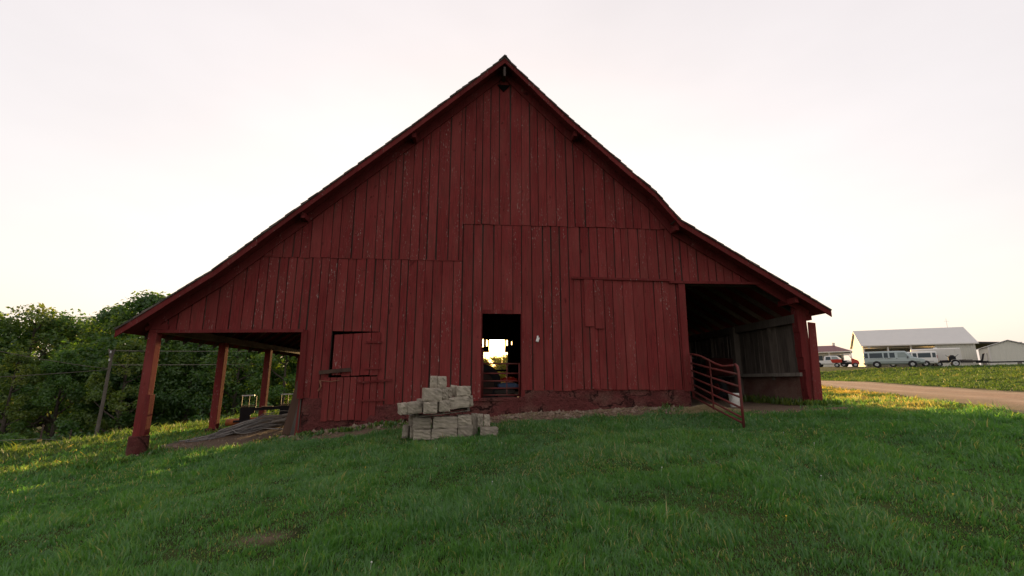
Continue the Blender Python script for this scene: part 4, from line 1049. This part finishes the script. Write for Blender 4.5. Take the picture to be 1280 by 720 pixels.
# ------------------------------------------------------------------ farm buildings and vehicles on the rise
def place(px, Yd): q = at(px, 455, Yd); return Vector((q.x, q.y, gz(q.x, q.y)))
AV = R(-40)
def car_wheel(p, x, y, r=.37, w=.25): return wheel(p, x, y, r, w, 20)
def van(px, Yd, rz, paint, lab, lettering):
    o = empty('passenger_van', place(px, Yd), rz, lab, 'van', 'vans parked at the farm')
    # stations: x, z bottom, z belt, z roof, half width bottom, half width roof
    st = [(-3.02,.55,1.10,1.85,.90,.78),(-2.97,.42,1.12,2.02,.97,.84),(-2.6,.40,1.15,2.08,1.0,.86),(.6,.40,1.15,2.08,1.0,.86),(1.25,.40,1.13,2.04,1.0,.84),
          (1.55,.40,1.12,1.80,.99,.80),(2.05,.42,1.11,1.26,.98,.80),(2.55,.42,1.06,1.13,.96,.80),(2.95,.45,.95,1.02,.90,.76),(3.05,.50,.88,.94,.86,.72)]
    rings = []
    for x, zb, zm, zr, wb, wr in st:
        h = [(wb*.92, zb), (wb, zb+.18), (wb, (zb+zm)/2), (wb*.985, zm), (wr, zr-.10*(zr-zm)), (wr*.86, zr)]
        rings.append([Vector((x, y, z)) for y, z in h]+[Vector((x, -y, z)) for y, z in h[::-1]])
    MB().loft(rings).build('body', paint, o, .02)
    for sd in (-1, 1):
        yb, yt = sd*1.003, sd*.885
        for x0, x1 in ((-2.88,-2.52),(-2.38,-1.02),(-.90,-.46),(-.32,.22)):
            MB().hexa([(x0,yb*.985,1.22),(x1,yb*.985,1.22),(x1,yb*.985-sd*.03,1.22),(x0,yb*.985-sd*.03,1.22)], [(x0+.02,yt+sd*.012,1.86),(x1-.02,yt+sd*.012,1.86),(x1-.02,yt-sd*.03,1.86),(x0+.02,yt-sd*.03,1.86)]).build('window', GLASS, o, .01)
        MB().hexa([(.48,yb*.985,1.22),(1.66,yb*.975,1.22),(1.66,yb*.985-sd*.03,1.22),(.48,yb*.985-sd*.03,1.22)], [(.52,yt+sd*.012,1.86),(1.20,yt+sd*.005,1.86),(1.20,yt-sd*.03,1.86),(.52,yt-sd*.03,1.86)]).build('window', GLASSL, o, .01)
        MB().box((1.45,sd*1.12,1.22), (.12,.2,.24)).build('mirror', PLASTIC, o, .02)
        MB().box((-3.0,sd*.86,1.3), (.06,.14,.42)).build('tail_lamp', LAMPR, o, .01)
        MB().box((3.0,sd*.68,.80), (.1,.3,.18)).build('headlight', GLASSL, o, .01)
        MB().box((0,sd*1.0,.70), (5.2,.02,.06)).build('side_trim', PLASTIC, o)
        for xd in (-.40, .36): MB().box((xd,sd*1.008,1.12), (.16,.03,.05)).build('door_handle', PLASTIC, o)
        for x in (-1.72, 1.82): car_wheel(o, x, sd*.905)
        for x in (-1.72, 1.82): MB().tube([(x,sd*.9,.40),(x,sd*1.006,.40)], .43, 20).build('wheel_arch', BLACKM, o)
        if lettering and sd < 0:
            mb = MB(); xx = -2.3
            while xx < -.05:
                w = random.choice((.03,.04,.05)); h = random.choice((.06,.06,.09)); mb.box((xx,-1.0,1.08+h/2), (w,.012,h)); xx += w+random.choice((.025,.03,.07))
            mb.build('lettering', plain('brown_lettering', (.16,.12,.1)), o)
    MB().hexa([(1.70,-.78,1.30),(1.70,.78,1.30),(1.66,.78,1.28),(1.66,-.78,1.28)], [(1.30,-.70,1.93),(1.30,.70,1.93),(1.26,.70,1.92),(1.26,-.70,1.92)]).build('windshield', GLASS, o)
    MB().box((-3.06,0,.52), (.12,1.8,.2)).build('rear_bumper', PLASTIC, o, .02); MB().box((3.06,0,.55), (.14,1.8,.22)).build('front_bumper', PLASTIC, o, .02)
    return o
van(1117.5, 60, AV, SILVER, 'pale silver-green passenger van facing right, nearest on the grass rise', True)
van(1137, 66, AV+math.pi, WHITEP, 'white passenger van parked behind the silver-green one', False)
def pickup(px, Yd, rz, lab):
    o = empty('pickup_truck', place(px, Yd), rz, lab, 'pickup truck', 'white pickups')
    prof = [(-2.85,.5,.98,.0),(-2.8,.45,1.05,.0),(-.95,.45,1.05,.0),(-.9,.42,1.08,1.75),(-.6,.42,1.08,1.85),(.75,.42,1.08,1.85),(1.0,.42,1.08,1.7),(1.5,.42,1.06,1.12),(2.5,.45,1.02,1.06),(2.8,.5,.9,.95)]
    rings = []
    for x, zb, zm, zr in prof:
        zr = max(zr, zm+.02); h = [(.88, zb),(.95, zb+.2),(.95, zm),(.78 if zr > 1.2 else .92, zr-.03),(.68 if zr > 1.2 else .8, zr)]
        rings.append([Vector((x,y,z)) for y, z in h]+[Vector((x,-y,z)) for y, z in h[::-1]])
    MB().loft(rings).build('body', WHITEP, o, .02)
    MB().box((-1.88,0,1.07), (1.7,1.5,.04)).build('bed_floor', PLASTIC, o)
    for sd in (-1, 1):
        for x0, x1, sl_ in ((-.7,.05,.0),(.15,1.25,.32)):
            MB().hexa([(x0,sd*.955,1.15),(x1,sd*.955,1.15),(x1,sd*.9,1.15),(x0,sd*.9,1.15)], [(x0+.05,sd*.83,1.70),(x1-.05-sl_,sd*.83,1.70),(x1-.05-sl_,sd*.78,1.70),(x0+.05,sd*.78,1.70)]).build('window', GLASS if x0 < 0 else GLASSL, o)
        for x in (-1.85, 1.75): car_wheel(o, x, sd*.85, .39); MB().tube([(x,sd*.85,.42),(x,sd*.957,.42)], .45, 20).build('wheel_arch', BLACKM, o)
        MB().box((1.0,sd*1.02,1.2), (.1,.18,.18)).build('mirror', PLASTIC, o)
    MB().box((2.86,0,.6), (.1,1.7,.2)).build('bumper', PLASTIC, o); MB().box((-2.9,0,.6), (.1,1.7,.18)).build('bumper', PLASTIC, o)
    return o
pickup(1040, 79, AV-R(3), 'white pickup truck beside the small house, half behind the red utility vehicle')
pickup(1082, 84, AV+R(60), 'white pickup nose showing between the red utility vehicle and van')
# red utility vehicle with dump bed and canopy
o = empty('utility_vehicle', place(1057.5, 72), AV+R(2), 'red utility vehicle with dump bed and pale canopy near the white pickup', 'utility vehicle')
MB().hexa([(-1.75,-.72,.72),(-.45,-.72,.72),(-.45,.72,.72),(-1.75,.72,.72)], [(-1.9,-.78,1.25),(-.40,-.78,1.25),(-.40,.78,1.25),(-1.9,.78,1.25)]).build('dump_bed', REDP, o, .02)
MB().hexa([(.75,-.66,.5),(1.7,-.6,.5),(1.7,.6,.5),(.75,.66,.5)], [(.75,-.66,1.42),(1.6,-.55,1.02),(1.6,.55,1.02),(.75,.66,1.42)]).build('hood', REDP, o, .03)
MB().box((.1,0,.62), (1.4,1.3,.3)).build('floor_pan', BLACKM, o); MB().box((-.05,0,.95), (.5,1.2,.14)).box((-.3,0,1.2), (.1,1.2,.5)).build('seat', BLACKM, o, .02)
for sd in (-1, 1):
    MB().tube([(-.4,sd*.66,.7),(-.35,sd*.62,1.9),(.45,sd*.62,1.93),(.85,sd*.64,1.3)], .035, 8).build('roll_bar', BLACKM, o)
    for x in (-1.15, 1.2): wheel(o, x, sd*.66, .34, .26, 18)
MB().box((.05,0,1.97), (1.25,1.36,.07)).build('canopy', WHITEM, o, .02)
# low trailer with a small engine on deck and an upright ramp
o = empty('flatbed_trailer', place(1203, 57), AV, 'black flatbed utility trailer with white wheel and upright rear ramp', 'trailer')
for sd in (-1, 1):
    MB().bar((-2.1,sd*.85,.62), (1.7,sd*.85,.62), .06, .14).build('side_rail', BLACKM, o)
    MB().bar((-2.3+4.6,0,.55), (1.2,sd*.85,.6), .08, .1).build('tongue', BLACKM, o)
    wheel(o, -.1-.55, sd*1.0, .36, .2, 20, RIMM, .75); MB().loft([[Vector((-.65+.46*math.cos(a), sd*1.0+dy, .40+.46*math.sin(a))) for dy in (-.13,.13)]+[Vector((-.65+.43*math.cos(a), sd*1.0+dy, .40+.43*math.sin(a))) for dy in (.13,-.13)] for a in np.linspace(.1, 3.0, 9)]).build('fender', RIMM, o)
MB().box((-.2,0,.66), (3.8,1.66,.05)).build('deck', DARKW, o)
for yy in (-.8, -.27, .27, .8): MB().bar((1.75+.0,yy,.6), (2.0,yy,1.5), .05, .05, up=(0,1,0)).build('ramp_bar', BLACKM, o)
MB().bar((1.9,-.85,1.1), (1.9,.85,1.1), .05, .05).bar((2.0,-.85,1.5), (2.0,.85,1.5), .05, .05).build('ramp_crossbar', BLACKM, o)
en = MB().box((-.85,-.1,.98), (.7,.6,.55)).build('engine_block', BLACKM, o, .06)
MB().tube([(-.85,-.1,1.2),(-.85,-.1,1.4)], [.28,.2], 14).build('air_filter', BLACKM, en); MB().tube([(-.5,-.1,1.2),(-.2,-.1,1.5)], .025, 6).tube([(-1.2,-.1,1.2),(-1.4,-.1,1.45)], .025, 6).build('handlebar', BLACKM, en)
MB().bar((-1.9,.5,.75), (1.0,.5,.8), .08, .08).bar((-2.0,.2,.76), (.4,.25,.82), .08, .08).build('loaded_pipe', RUST, o)
o = empty('steel_beam', place(1275, 56), AV, 'long dark steel beam resting on low blocks beside the flatbed trailer', 'beam')
MB().box((0,0,.55), (7.5,.14,.16)).build('beam', BLACKM, o)
for x in (-3., 0, 3.): MB().box((x,0,.22), (.3,.5,.48)).build('support', GREYW, o)
# white box trailer
o = empty('box_trailer', place(1170, 66), AV, 'white enclosed box trailer parked between the vans and flatbed', 'trailer')
MB().loft([[Vector((x, s*w, z)) for s, z in ((-1,.55),(1,.55),(1,2.45),(.85,2.55),(-.85,2.55),(-1,2.45))] for x, w in ((-2.5,1.0),(2.1,1.0),(2.6,.8),(2.75,.45))]).build('box', WHITEM, o, .02)
for k in range(11): MB().box((-2.4+k*.45,-1.006,1.5), (.02,.012,1.8)).build('seam', CREAM, o)
MB().box((.2,0,2.62), (.5,.5,.18), taper=.7).build('roof_vent', WHITEP, o, .03)
for sd in (-1, 1):
    for x in (-.6, .3): wheel(o, x, sd*.92, .36, .22, 18)
MB().bar((2.6,0,.5), (3.8,0,.5), .1, .1).build('tongue', BLACKM, o)

def corrugated(mb, a, b, z0f, z1f, n_, out, pitch=.30, depth=.03):
    a, b = Vector(a), Vector(b); L = (b-a).length; d = (b-a).normalized(); nn = Vector(n_)
    xs = np.arange(0, L+1e-6, pitch/2)
    vs = []; fs = []
    for i, x in enumerate(xs):
        o_ = nn*(depth if i % 2 else 0); p = a+d*x+o_
        vs += [Vector((p.x, p.y, z0f(x/L))), Vector((p.x, p.y, z1f(x/L)))]
    for i in range(len(xs)-1): fs.append((2*i, 2*i+2, 2*i+3, 2*i+1))
    # back face for thickness
    k = len(vs); vs += [v_-nn*.12 for v_ in vs]; fs += [tuple(k+j for j in f_[::-1]) for f_ in fs]
    for i in range(len(xs)-1): fs += [(2*i, k+2*i, k+2*i+2, 2*i+2), (2*i+1, 2*i+3, k+2*i+3, k+2*i+1)]
    m_ = 2*(len(xs)-1); fs += [(0, 1, k+1, k), (m_, k+m_, k+m_+1, m_+1)]
    mb.add(vs, fs, .5)
# machine shed: local x along the eave to the right, y away
bl = Vector((59.9, 78.3)); br = Vector((72.9, 72.)); dvec = br-bl; BLn = dvec.length; brz = math.atan2(dvec.y, dvec.x)
zb = gz(66, 75)-.15
ms = empty('machine_shed', (bl.x, bl.y, zb), brz, 'large pale metal machine shed with open front bays', 'shed')
ez = 6.95-zb; rz_ = 9.75-zb; DP = 7.6
mb = MB(); corrugated(mb, (BLn*.66,0,0), (BLn,0,0), lambda t: 0, lambda t: ez, (0,-1,0), -1); mb.build('wall', CREAM, ms)
mb = MB(); corrugated(mb, (BLn,0,0), (BLn,DP,0), lambda t: 0, lambda t: ez+(rz_-ez)*(1-abs(2*t-1)), (1,0,0), 1); mb.build('wall', CREAM, ms)
mb = MB(); corrugated(mb, (0,DP,0), (0,0,0), lambda t: 0, lambda t: ez+(rz_-ez)*(1-abs(2*t-1)), (-1,0,0), 1); mb.build('wall', CREAM, ms)
mb = MB(); corrugated(mb, (0,DP,0), (BLn,DP,0), lambda t: 0, lambda t: ez, (0,1,0), 1); mb.build('wall', CREAM, ms)
for x in (.15, BLn*.24, BLn*.45): MB().bar((x,.1,0), (x,.1,ez-.1), .22, .22, up=(0,1,0)).build('bay_post', WHITEM, ms)
MB().box((BLn*.33,.05,ez-.02), (BLn*.66,.16,.14)).build('eave_beam', WHITEM, ms)
for y0, y1, za, zz in ((-.45,DP/2,ez+.02,rz_+.12),(DP+.45,DP/2,ez+.02,rz_+.12)):
    MB().hexa([(-.3,y0,za),(BLn+.3,y0,za),(BLn+.3,y1,zz),(-.3,y1,zz)], [(-.3,y0,za+.12),(BLn+.3,y0,za+.12),(BLn+.3,y1,zz+.12),(-.3,y1,zz+.12)]).build('roof', WROOF, ms)
MB().box((BLn/2,-.5,ez+.06), (BLn+.6,.1,.16)).build('gutter', WHITEM, ms)
MB().box((BLn*.06,-.12,ez-.22), (.3,.2,.25)).build('flood_lamp', WHITEP, ms)
# carport between shed and workshop
cp = at(1233, 452, 74); czz = gz(cp.x, cp.y); o = empty('carport', (cp.x, cp.y, czz), brz, 'open carport with dark sloping roof between the machine shed and workshop', 'carport')
ca, cb = at(1212, 425.6, 74).z-czz, at(1253, 428.5, 74).z-czz
MB().hexa([(-3.3,-.3,ca-.3),(4.5,-.3,cb-.3),(4.5,13,cb-.4),(-3.3,13,ca-.4)], [(-3.3,-.3,ca-.05),(4.5,-.3,cb-.05),(4.5,13,cb-.1),(-3.3,13,ca-.1)]).build('roof', plain('dark_roof_metal', (.07,.065,.06)), o)
for x in (-2.9, .4, 3.6):
    for y in (0, 7): MB().bar((x,y,0), (x,y,3.0), .14, .14, up=(0,1,0)).build('post', WHITEM, o)
# workshop with its gable facing us
wl_ = at(1239.6, 454, 64); wzz = gz(wl_.x, wl_.y)-.1; wrz = AV+R(2)
ws = empty('workshop', (wl_.x, wl_.y, wzz), wrz, 'small white metal workshop with gable end facing the road', 'workshop')
we = at(1239.6, 433.4, 64).z-wzz; wr_ = we+.72; WW = 3.9; WD = 8
mb = MB(); corrugated(mb, (0,0,0), (WW,0,0), lambda t: 0, lambda t: we+(wr_-we)*(1-abs(2*t-1)), (0,-1,0), 1); mb.build('wall', CREAM, ws)
mb = MB(); corrugated(mb, (0,WD,0), (0,0,0), lambda t: 0, lambda t: we, (-1,0,0), 1); mb.build('wall', CREAM, ws)
mb = MB(); corrugated(mb, (WW,WD,0), (WW,0,0), lambda t: 0, lambda t: we, (1,0,0), 1); mb.build('wall', CREAM, ws)
mb = MB(); corrugated(mb, (0,WD,0), (WW,WD,0), lambda t: 0, lambda t: we+(wr_-we)*(1-abs(2*t-1)), (0,1,0), 1); mb.build('wall', CREAM, ws)
for x0, x1 in ((-.2,WW/2),(WW+.2,WW/2)):
    MB().hexa([(x0,-.2,we-.02),(x0,WD+.2,we-.02),(x1,WD+.2,wr_+.06),(x1,-.2,wr_+.06)], [(x0,-.2,we+.08),(x0,WD+.2,we+.08),(x1,WD+.2,wr_+.16),(x1,-.2,wr_+.16)]).build('roof', WROOF, ws)
dr = MB().box((-.06,2.2,1.05), (.06,.95,2.1)).build('door', WHITEM, ws); MB().box((-.1,1.85,1.05), (.05,.1,.1)).build('handle', RUST, dr)
MB().box((0,-.05,we/2), (.16,.14,we)).build('corner_trim', WHITEM, ws)
# little house with hipped maroon roof
hq = at(1034, 452, 98); hz = gz(hq.x, hq.y)-.2; hs = empty('house', (hq.x, hq.y, hz), AV+R(6), 'small cream house with maroon roof and open porch', 'house')
he = at(1040, 440, 98).z-hz; hr = at(1036, 431, 98).z-hz; HW, HD = 4.2, 7.
MB().box((-.6,HD/2,he/2), (HW*2-1.2,HD,he)).build('wall', CREAM, hs)
MB().add([(-HW-.3,-.9,he),(HW+.4,-.9,he),(HW+.4,HD+.4,he),(-HW-.3,HD+.4,he),(-HW+2.2,HD/2,hr),(HW-2.6,HD/2,hr),
          (-HW-.3,-.9,he-.16),(HW+.4,-.9,he-.16),(HW+.4,HD+.4,he-.16),(-HW-.3,HD+.4,he-.16)],
         [(0,1,5,4),(1,2,5),(2,3,4,5),(3,0,4),(6,9,8,7),(0,6,7,1),(1,7,8,2),(2,8,9,3),(3,9,6,0)]).build('roof', MAROON, hs)
MB().box((0,-.94,he-.09), (HW*2+.7,.06,.2)).build('fascia', WHITEM, hs)
for x in (-1.9, .5, HW): MB().bar((x,-.8,0), (x,-.8,he-.16), .18, .18, up=(0,1,0)).build('porch_post', WHITEM, hs)
for x0, x1 in ((-1.6,.3),(.9,2.6)): 
    w_ = MB().box(((x0+x1)/2,-.03,he*.55), (x1-x0,.08,1.5)).build('window', GLASS, hs); MB().box(((x0+x1)/2,-.08,he*.55), (.07,.05,1.5)).build('mullion', WHITEM, w_)
MB().box((-3.3,-.03,he*.5), (.9,.08,1.3)).build('window', GLASS, hs)
MB().box((HW-2.6,HD/2+.5,hr-.2), (.5,.5,1.6)).build('chimney', WHITEM, hs)
# antenna behind the machine shed
q = at(1192.5, 452, 92); g = gz(q.x, q.y); tt_ = at(1192.5, 398, 92).z
tag(MB().tube([(0,0,0),(0,0,tt_-g)], [.05,.025], 6).bar((-.5,0,tt_-g-.6), (.5,0,tt_-g-.6), .03, .03).build('antenna_mast', RIMM, loc=(q.x, q.y, g)), 'thin antenna mast rising behind the machine shed ridge', 'antenna')

# ------------------------------------------------------------------ daylight
SUN_EL, SUN_AZ = R(4.48), R(-2.0)           # azimuth from +Y, positive to the right
sd_ = Vector((math.sin(SUN_AZ)*math.cos(SUN_EL), math.cos(SUN_AZ)*math.cos(SUN_EL), math.sin(SUN_EL)))
sl_d = bpy.data.lights.new('sun', 'SUN'); sun = bpy.data.objects.new('sun', sl_d); col.objects.link(sun)
sl_d.energy = 5.0; sl_d.angle = R(.5); sl_d.color = (1, .62, .26)
sun.rotation_euler = sd_.to_track_quat('Z', 'Y').to_euler()
w = bpy.data.worlds.new('World'); sc.world = w; w.use_nodes = True; nt = w.node_tree; nt.nodes.clear()
sky = nt.nodes.new('ShaderNodeTexSky'); sky.sky_type = 'NISHITA'; sky.sun_disc = False
sky.sun_elevation = SUN_EL; sky.sun_rotation = SUN_AZ; sky.air_density = 1.0; sky.dust_density = 3.0; sky.ozone_density = 1.0
bg = nt.nodes.new('ShaderNodeBackground'); bg.inputs['Strength'].default_value = .15
hz_ = nt.nodes.new('ShaderNodeMix'); hz_.data_type = 'RGBA'; hz_.inputs[0].default_value = .72
hz_.inputs[7].default_value = (2.62, 2.36, 2.32, 1)      # thin bright overcast veil
tcw = nt.nodes.new('ShaderNodeTexCoord'); vn = noise(nt, tcw.outputs['Generated'], (1,1,2.5), 1.6, 4.)
vm = nt.nodes.new('ShaderNodeMapRange'); nt.links.new(vn, vm.inputs[0]); vm.inputs[1].default_value = .3; vm.inputs[2].default_value = .7; vm.inputs[3].default_value = .95; vm.inputs[4].default_value = 1.04
cb = nt.nodes.new('ShaderNodeVectorMath'); cb.operation = 'SCALE'; nt.links.new(hz_.outputs[2], cb.inputs[0]); nt.links.new(vm.outputs[0], cb.inputs['Scale'])
nt.links.new(sky.outputs[0], hz_.inputs[6]); nt.links.new(cb.outputs[0], bg.inputs['Color'])
# the sun's disc and aureole, in the direction of the lamp
tc = nt.nodes.new('ShaderNodeTexCoord'); dp = nt.nodes.new('ShaderNodeVectorMath'); dp.operation = 'DOT_PRODUCT'
nt.links.new(tc.outputs['Generated'], dp.inputs[0]); dp.inputs[1].default_value = sd_
rp = nt.nodes.new('ShaderNodeValToRGB'); e = rp.color_ramp.elements; mr = nt.nodes.new('ShaderNodeMapRange')
mr.inputs[1].default_value = math.cos(R(6)); mr.inputs[2].default_value = 1.; nt.links.new(dp.outputs['Value'], mr.inputs[0])
e[0].position = 0; e[0].color = (0,0,0,1); e[1].position = 1; e[1].color = (1,1,1,1)
for p_, v_ in ((.75, .012), (.955, .05), (.972, 1.)):
    q = e.new(p_); q.color = (v_, v_, v_, 1)
nt.links.new(mr.outputs[0], rp.inputs[0])
bg2 = nt.nodes.new('ShaderNodeBackground'); bg2.inputs['Color'].default_value = (1, .62, .2, 1)
ml = nt.nodes.new('ShaderNodeMath'); ml.operation = 'MULTIPLY'; ml.inputs[1].default_value = 14.; nt.links.new(rp.outputs[0], ml.inputs[0]); nt.links.new(ml.outputs[0], bg2.inputs['Strength'])
ad = nt.nodes.new('ShaderNodeAddShader'); nt.links.new(bg.outputs[0], ad.inputs[0]); nt.links.new(bg2.outputs[0], ad.inputs[1])
wo = nt.nodes.new('ShaderNodeOutputWorld'); nt.links.new(ad.outputs[0], wo.inputs['Surface'])

vs = sc.view_settings; vs.view_transform = 'Standard'; vs.look = 'None'; vs.gamma = 1; vs.use_curve_mapping = False; vs.exposure = 1.5
sc.cycles.use_denoising = True
try: sc.cycles.denoiser = 'OPENIMAGEDENOISE'
except Exception: pass
sc.cycles.max_bounces = 6; sc.cycles.diffuse_bounces = 3; sc.cycles.glossy_bounces = 2; sc.cycles.transmission_bounces = 4; sc.cycles.transparent_max_bounces = 4
sc.cycles.sample_clamp_indirect = 4
